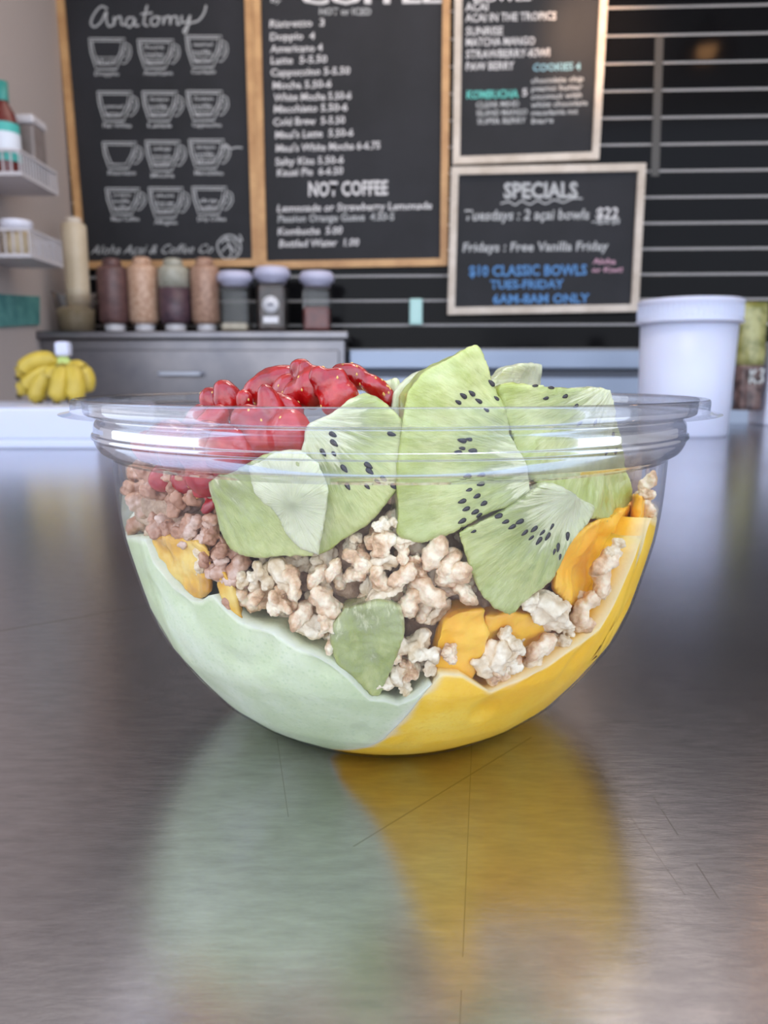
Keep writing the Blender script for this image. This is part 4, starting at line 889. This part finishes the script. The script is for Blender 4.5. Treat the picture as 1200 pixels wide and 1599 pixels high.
# juice soaked granola, upper left
M_soak = noisy(mat('juice_soaked_granola', (.5, .3, .22), .35), (.28, .11, .05), (.74, .56, .44), scale=140, lo=.33, hi=.66, mid=(.50, .26, .15), detail=6, bump=.6, bscale=500, bdist=.0006)
soaked = []
for me in protos['c'][:3]+protos['k'][:3]:
    q_ = me.copy(); q_.materials.clear(); q_.materials.append(M_soak); q_.name = 'granola_piece'; soaked.append(q_)
protos['s'] = soaked
_old = granola
def granola_s(px, py, size, inset):
    me = rg.choice(soaked); o = bpy.data.objects.new('granola_piece', me); COL.objects.link(o); p = hit(px, py, inset); k = size*((p-CAM).length/F)/.0058
    o.scale = (k, k, k); o.location = p; o.rotation_euler = (rg.uniform(-3, 3), rg.uniform(-3, 3), rg.uniform(-3, 3))
    push_in(o); return o
SK = []
for x, y in [(210, 750), (215, 790), (205, 815), (240, 770), (245, 815), (270, 740), (275, 790), (270, 825), (300, 770), (300, 815), (325, 840), (320, 870), (345, 875), (355, 905), (370, 890), (235, 740), (330, 815), (365, 930), (350, 855), (290, 845)]:
    SK.append((x, y, granola_s(x, y, rg.uniform(44, 60), rg.uniform(.003, .005))))
SK.sort(key=lambda q: q[1])
for j in range(4):
    for i, q in enumerate(sorted(SK[j*5:j*5+5], key=lambda q: q[0])): tag(q[2], 'pinkish soaked granola piece, %s from left in the %s row at upper left' % (ORD[i], ['top', 'second', 'third', 'bottom'][j]), 'granola', 'juice soaked granola at the upper left')

# bed of mixed granola under and behind the fruit: fills the middle of the bowl
M_bed = noisy(mat('mixed_granola', (.5, .3, .22), .6), (.22, .12, .06), (.70, .52, .36), scale=200, lo=.3, hi=.7, mid=(.48, .32, .2), detail=6, bump=.8, bscale=500, bdist=.001)
def bed():
    bm = bmesh.new(); nt_, nr = 72, 26; c = bm.verts.new((0, 0, .070)); rings = []
    levels = [.012, .02, .03, .04, .05, .058, .066, .072]
    for Z in levels:
        ring = []
        for k in range(nt_):
            th = 2*math.pi*k/nt_-math.pi; gap = .013
            if th < -.75: gap = .006
            if abs(th) > 1.9: gap = .004
            if .35 < th < 1.4: gap = .014
            r = max(.01, rad(Z)-gap)
            ring.append(bm.verts.new((r*math.sin(th), -r*math.cos(th), Z)))
        rings.append(ring)
    for A_, B_ in zip(rings, rings[1:]):
        for k in range(nt_): k2 = (k+1) % nt_; bm.faces.new((A_[k], A_[k2], B_[k2], B_[k]))
    for k in range(nt_): bm.faces.new((rings[-1][k], rings[-1][(k+1) % nt_], c))
    bm.faces.new(rings[0][::-1])
    me = organic(bm, .0011, 2, .004, 190, 3, .0018, 420, True); me.materials.append(M_bed); me.name = 'granola_bed'
    o = bpy.data.objects.new('granola_bed', me); COL.objects.link(o); tag(o, 'bed of mixed granola filling the middle of the bowl under the fruit', 'granola', None, 'stuff')
bed()
# inner slope of mango seen behind the granola
def patch(name, outline, inset, depth, m, label, cat, seed, amp=.0012):
    fr = [hit(p[0], p[1], inset+(p[2] if len(p) > 2 else 0)) for p in outline]
    # densify along the curved wall
    me = organic(prism(fr, depth, (0, 1, 0), .9), .0008, 3, amp, 200, seed, .0003, 700, True); cen = sum((v.co for v in me.vertices), Vector())/len(me.vertices)
    me.transform(Matrix.Translation(-cen)); me.materials.append(m); me.name = name; o = bpy.data.objects.new(name, me); COL.objects.link(o); o.location = cen; return tag(o, label, cat)
M_mango2 = noisy(mat('mango_chunk', (.9, .45, .03), .3), (.88, .36, .015), (.96, .58, .06), scale=60, lo=.3, hi=.7, detail=6, bump=.3, bscale=400, bdist=.0006)
M_mango2.node_tree.nodes['Principled BSDF'].inputs['Subsurface Weight'].default_value = .3; M_mango2.node_tree.nodes['Principled BSDF'].inputs['Subsurface Scale'].default_value = .004
patch('mango_piece', [(690, 975), (715, 955), (760, 950), (762, 1010), (740, 1060), (700, 1062), (672, 1040)], .004, .012, M_mango2, 'orange yellow mango lump left of the sunken oat piece', 'mango', 1)
patch('mango_piece', [(758, 960), (800, 955), (845, 962), (860, 1000), (830, 1040), (780, 1060), (750, 1040)], .006, .012, M_mango2, 'deeper orange mango lump under the triangular kiwi tip', 'mango', 2)
patch('mango_piece', [(890, 840), (930, 815), (975, 795), (1002, 780), (998, 850), (975, 900), (945, 960), (900, 960), (865, 920), (868, 870)], .006, .012, M_mango2, 'tall orange mango mass at the right behind the granola', 'mango', 3)
patch('mango_piece', [(1000, 775), (1018, 770), (1026, 800), (1020, 850), (1002, 880), (990, 850)], .004, .006, M_mango2, 'narrow mango strip along the far right side of the bowl', 'mango', 4)
M_honey = mat('honey', (.62, .30, .03), .06); noisy(M_honey, (.50, .22, .02), (.80, .56, .14), scale=90, lo=.35, hi=.65, detail=3, bump=.4, bscale=250, bdist=.001, mid=(.74, .40, .04))
patch('honey_pool', [(234, 842), (262, 836), (300, 842), (325, 855), (332, 880), (328, 925), (312, 938), (292, 930), (265, 900), (242, 885)], .002, .006, M_honey, 'amber honey pool trapped against the bowl above the matcha', 'honey', 5, .001)
patch('honey_drip', [(338, 888), (350, 892), (368, 925), (378, 968), (368, 972), (350, 945), (336, 915)], .0015, .005, M_honey, 'narrow amber honey drip right of the honey pool', 'honey', 6, .0006)
granola(312, 885, 40, 'k', .0015, 'pale nut piece lying in the amber honey pool', 'nut in the honey')
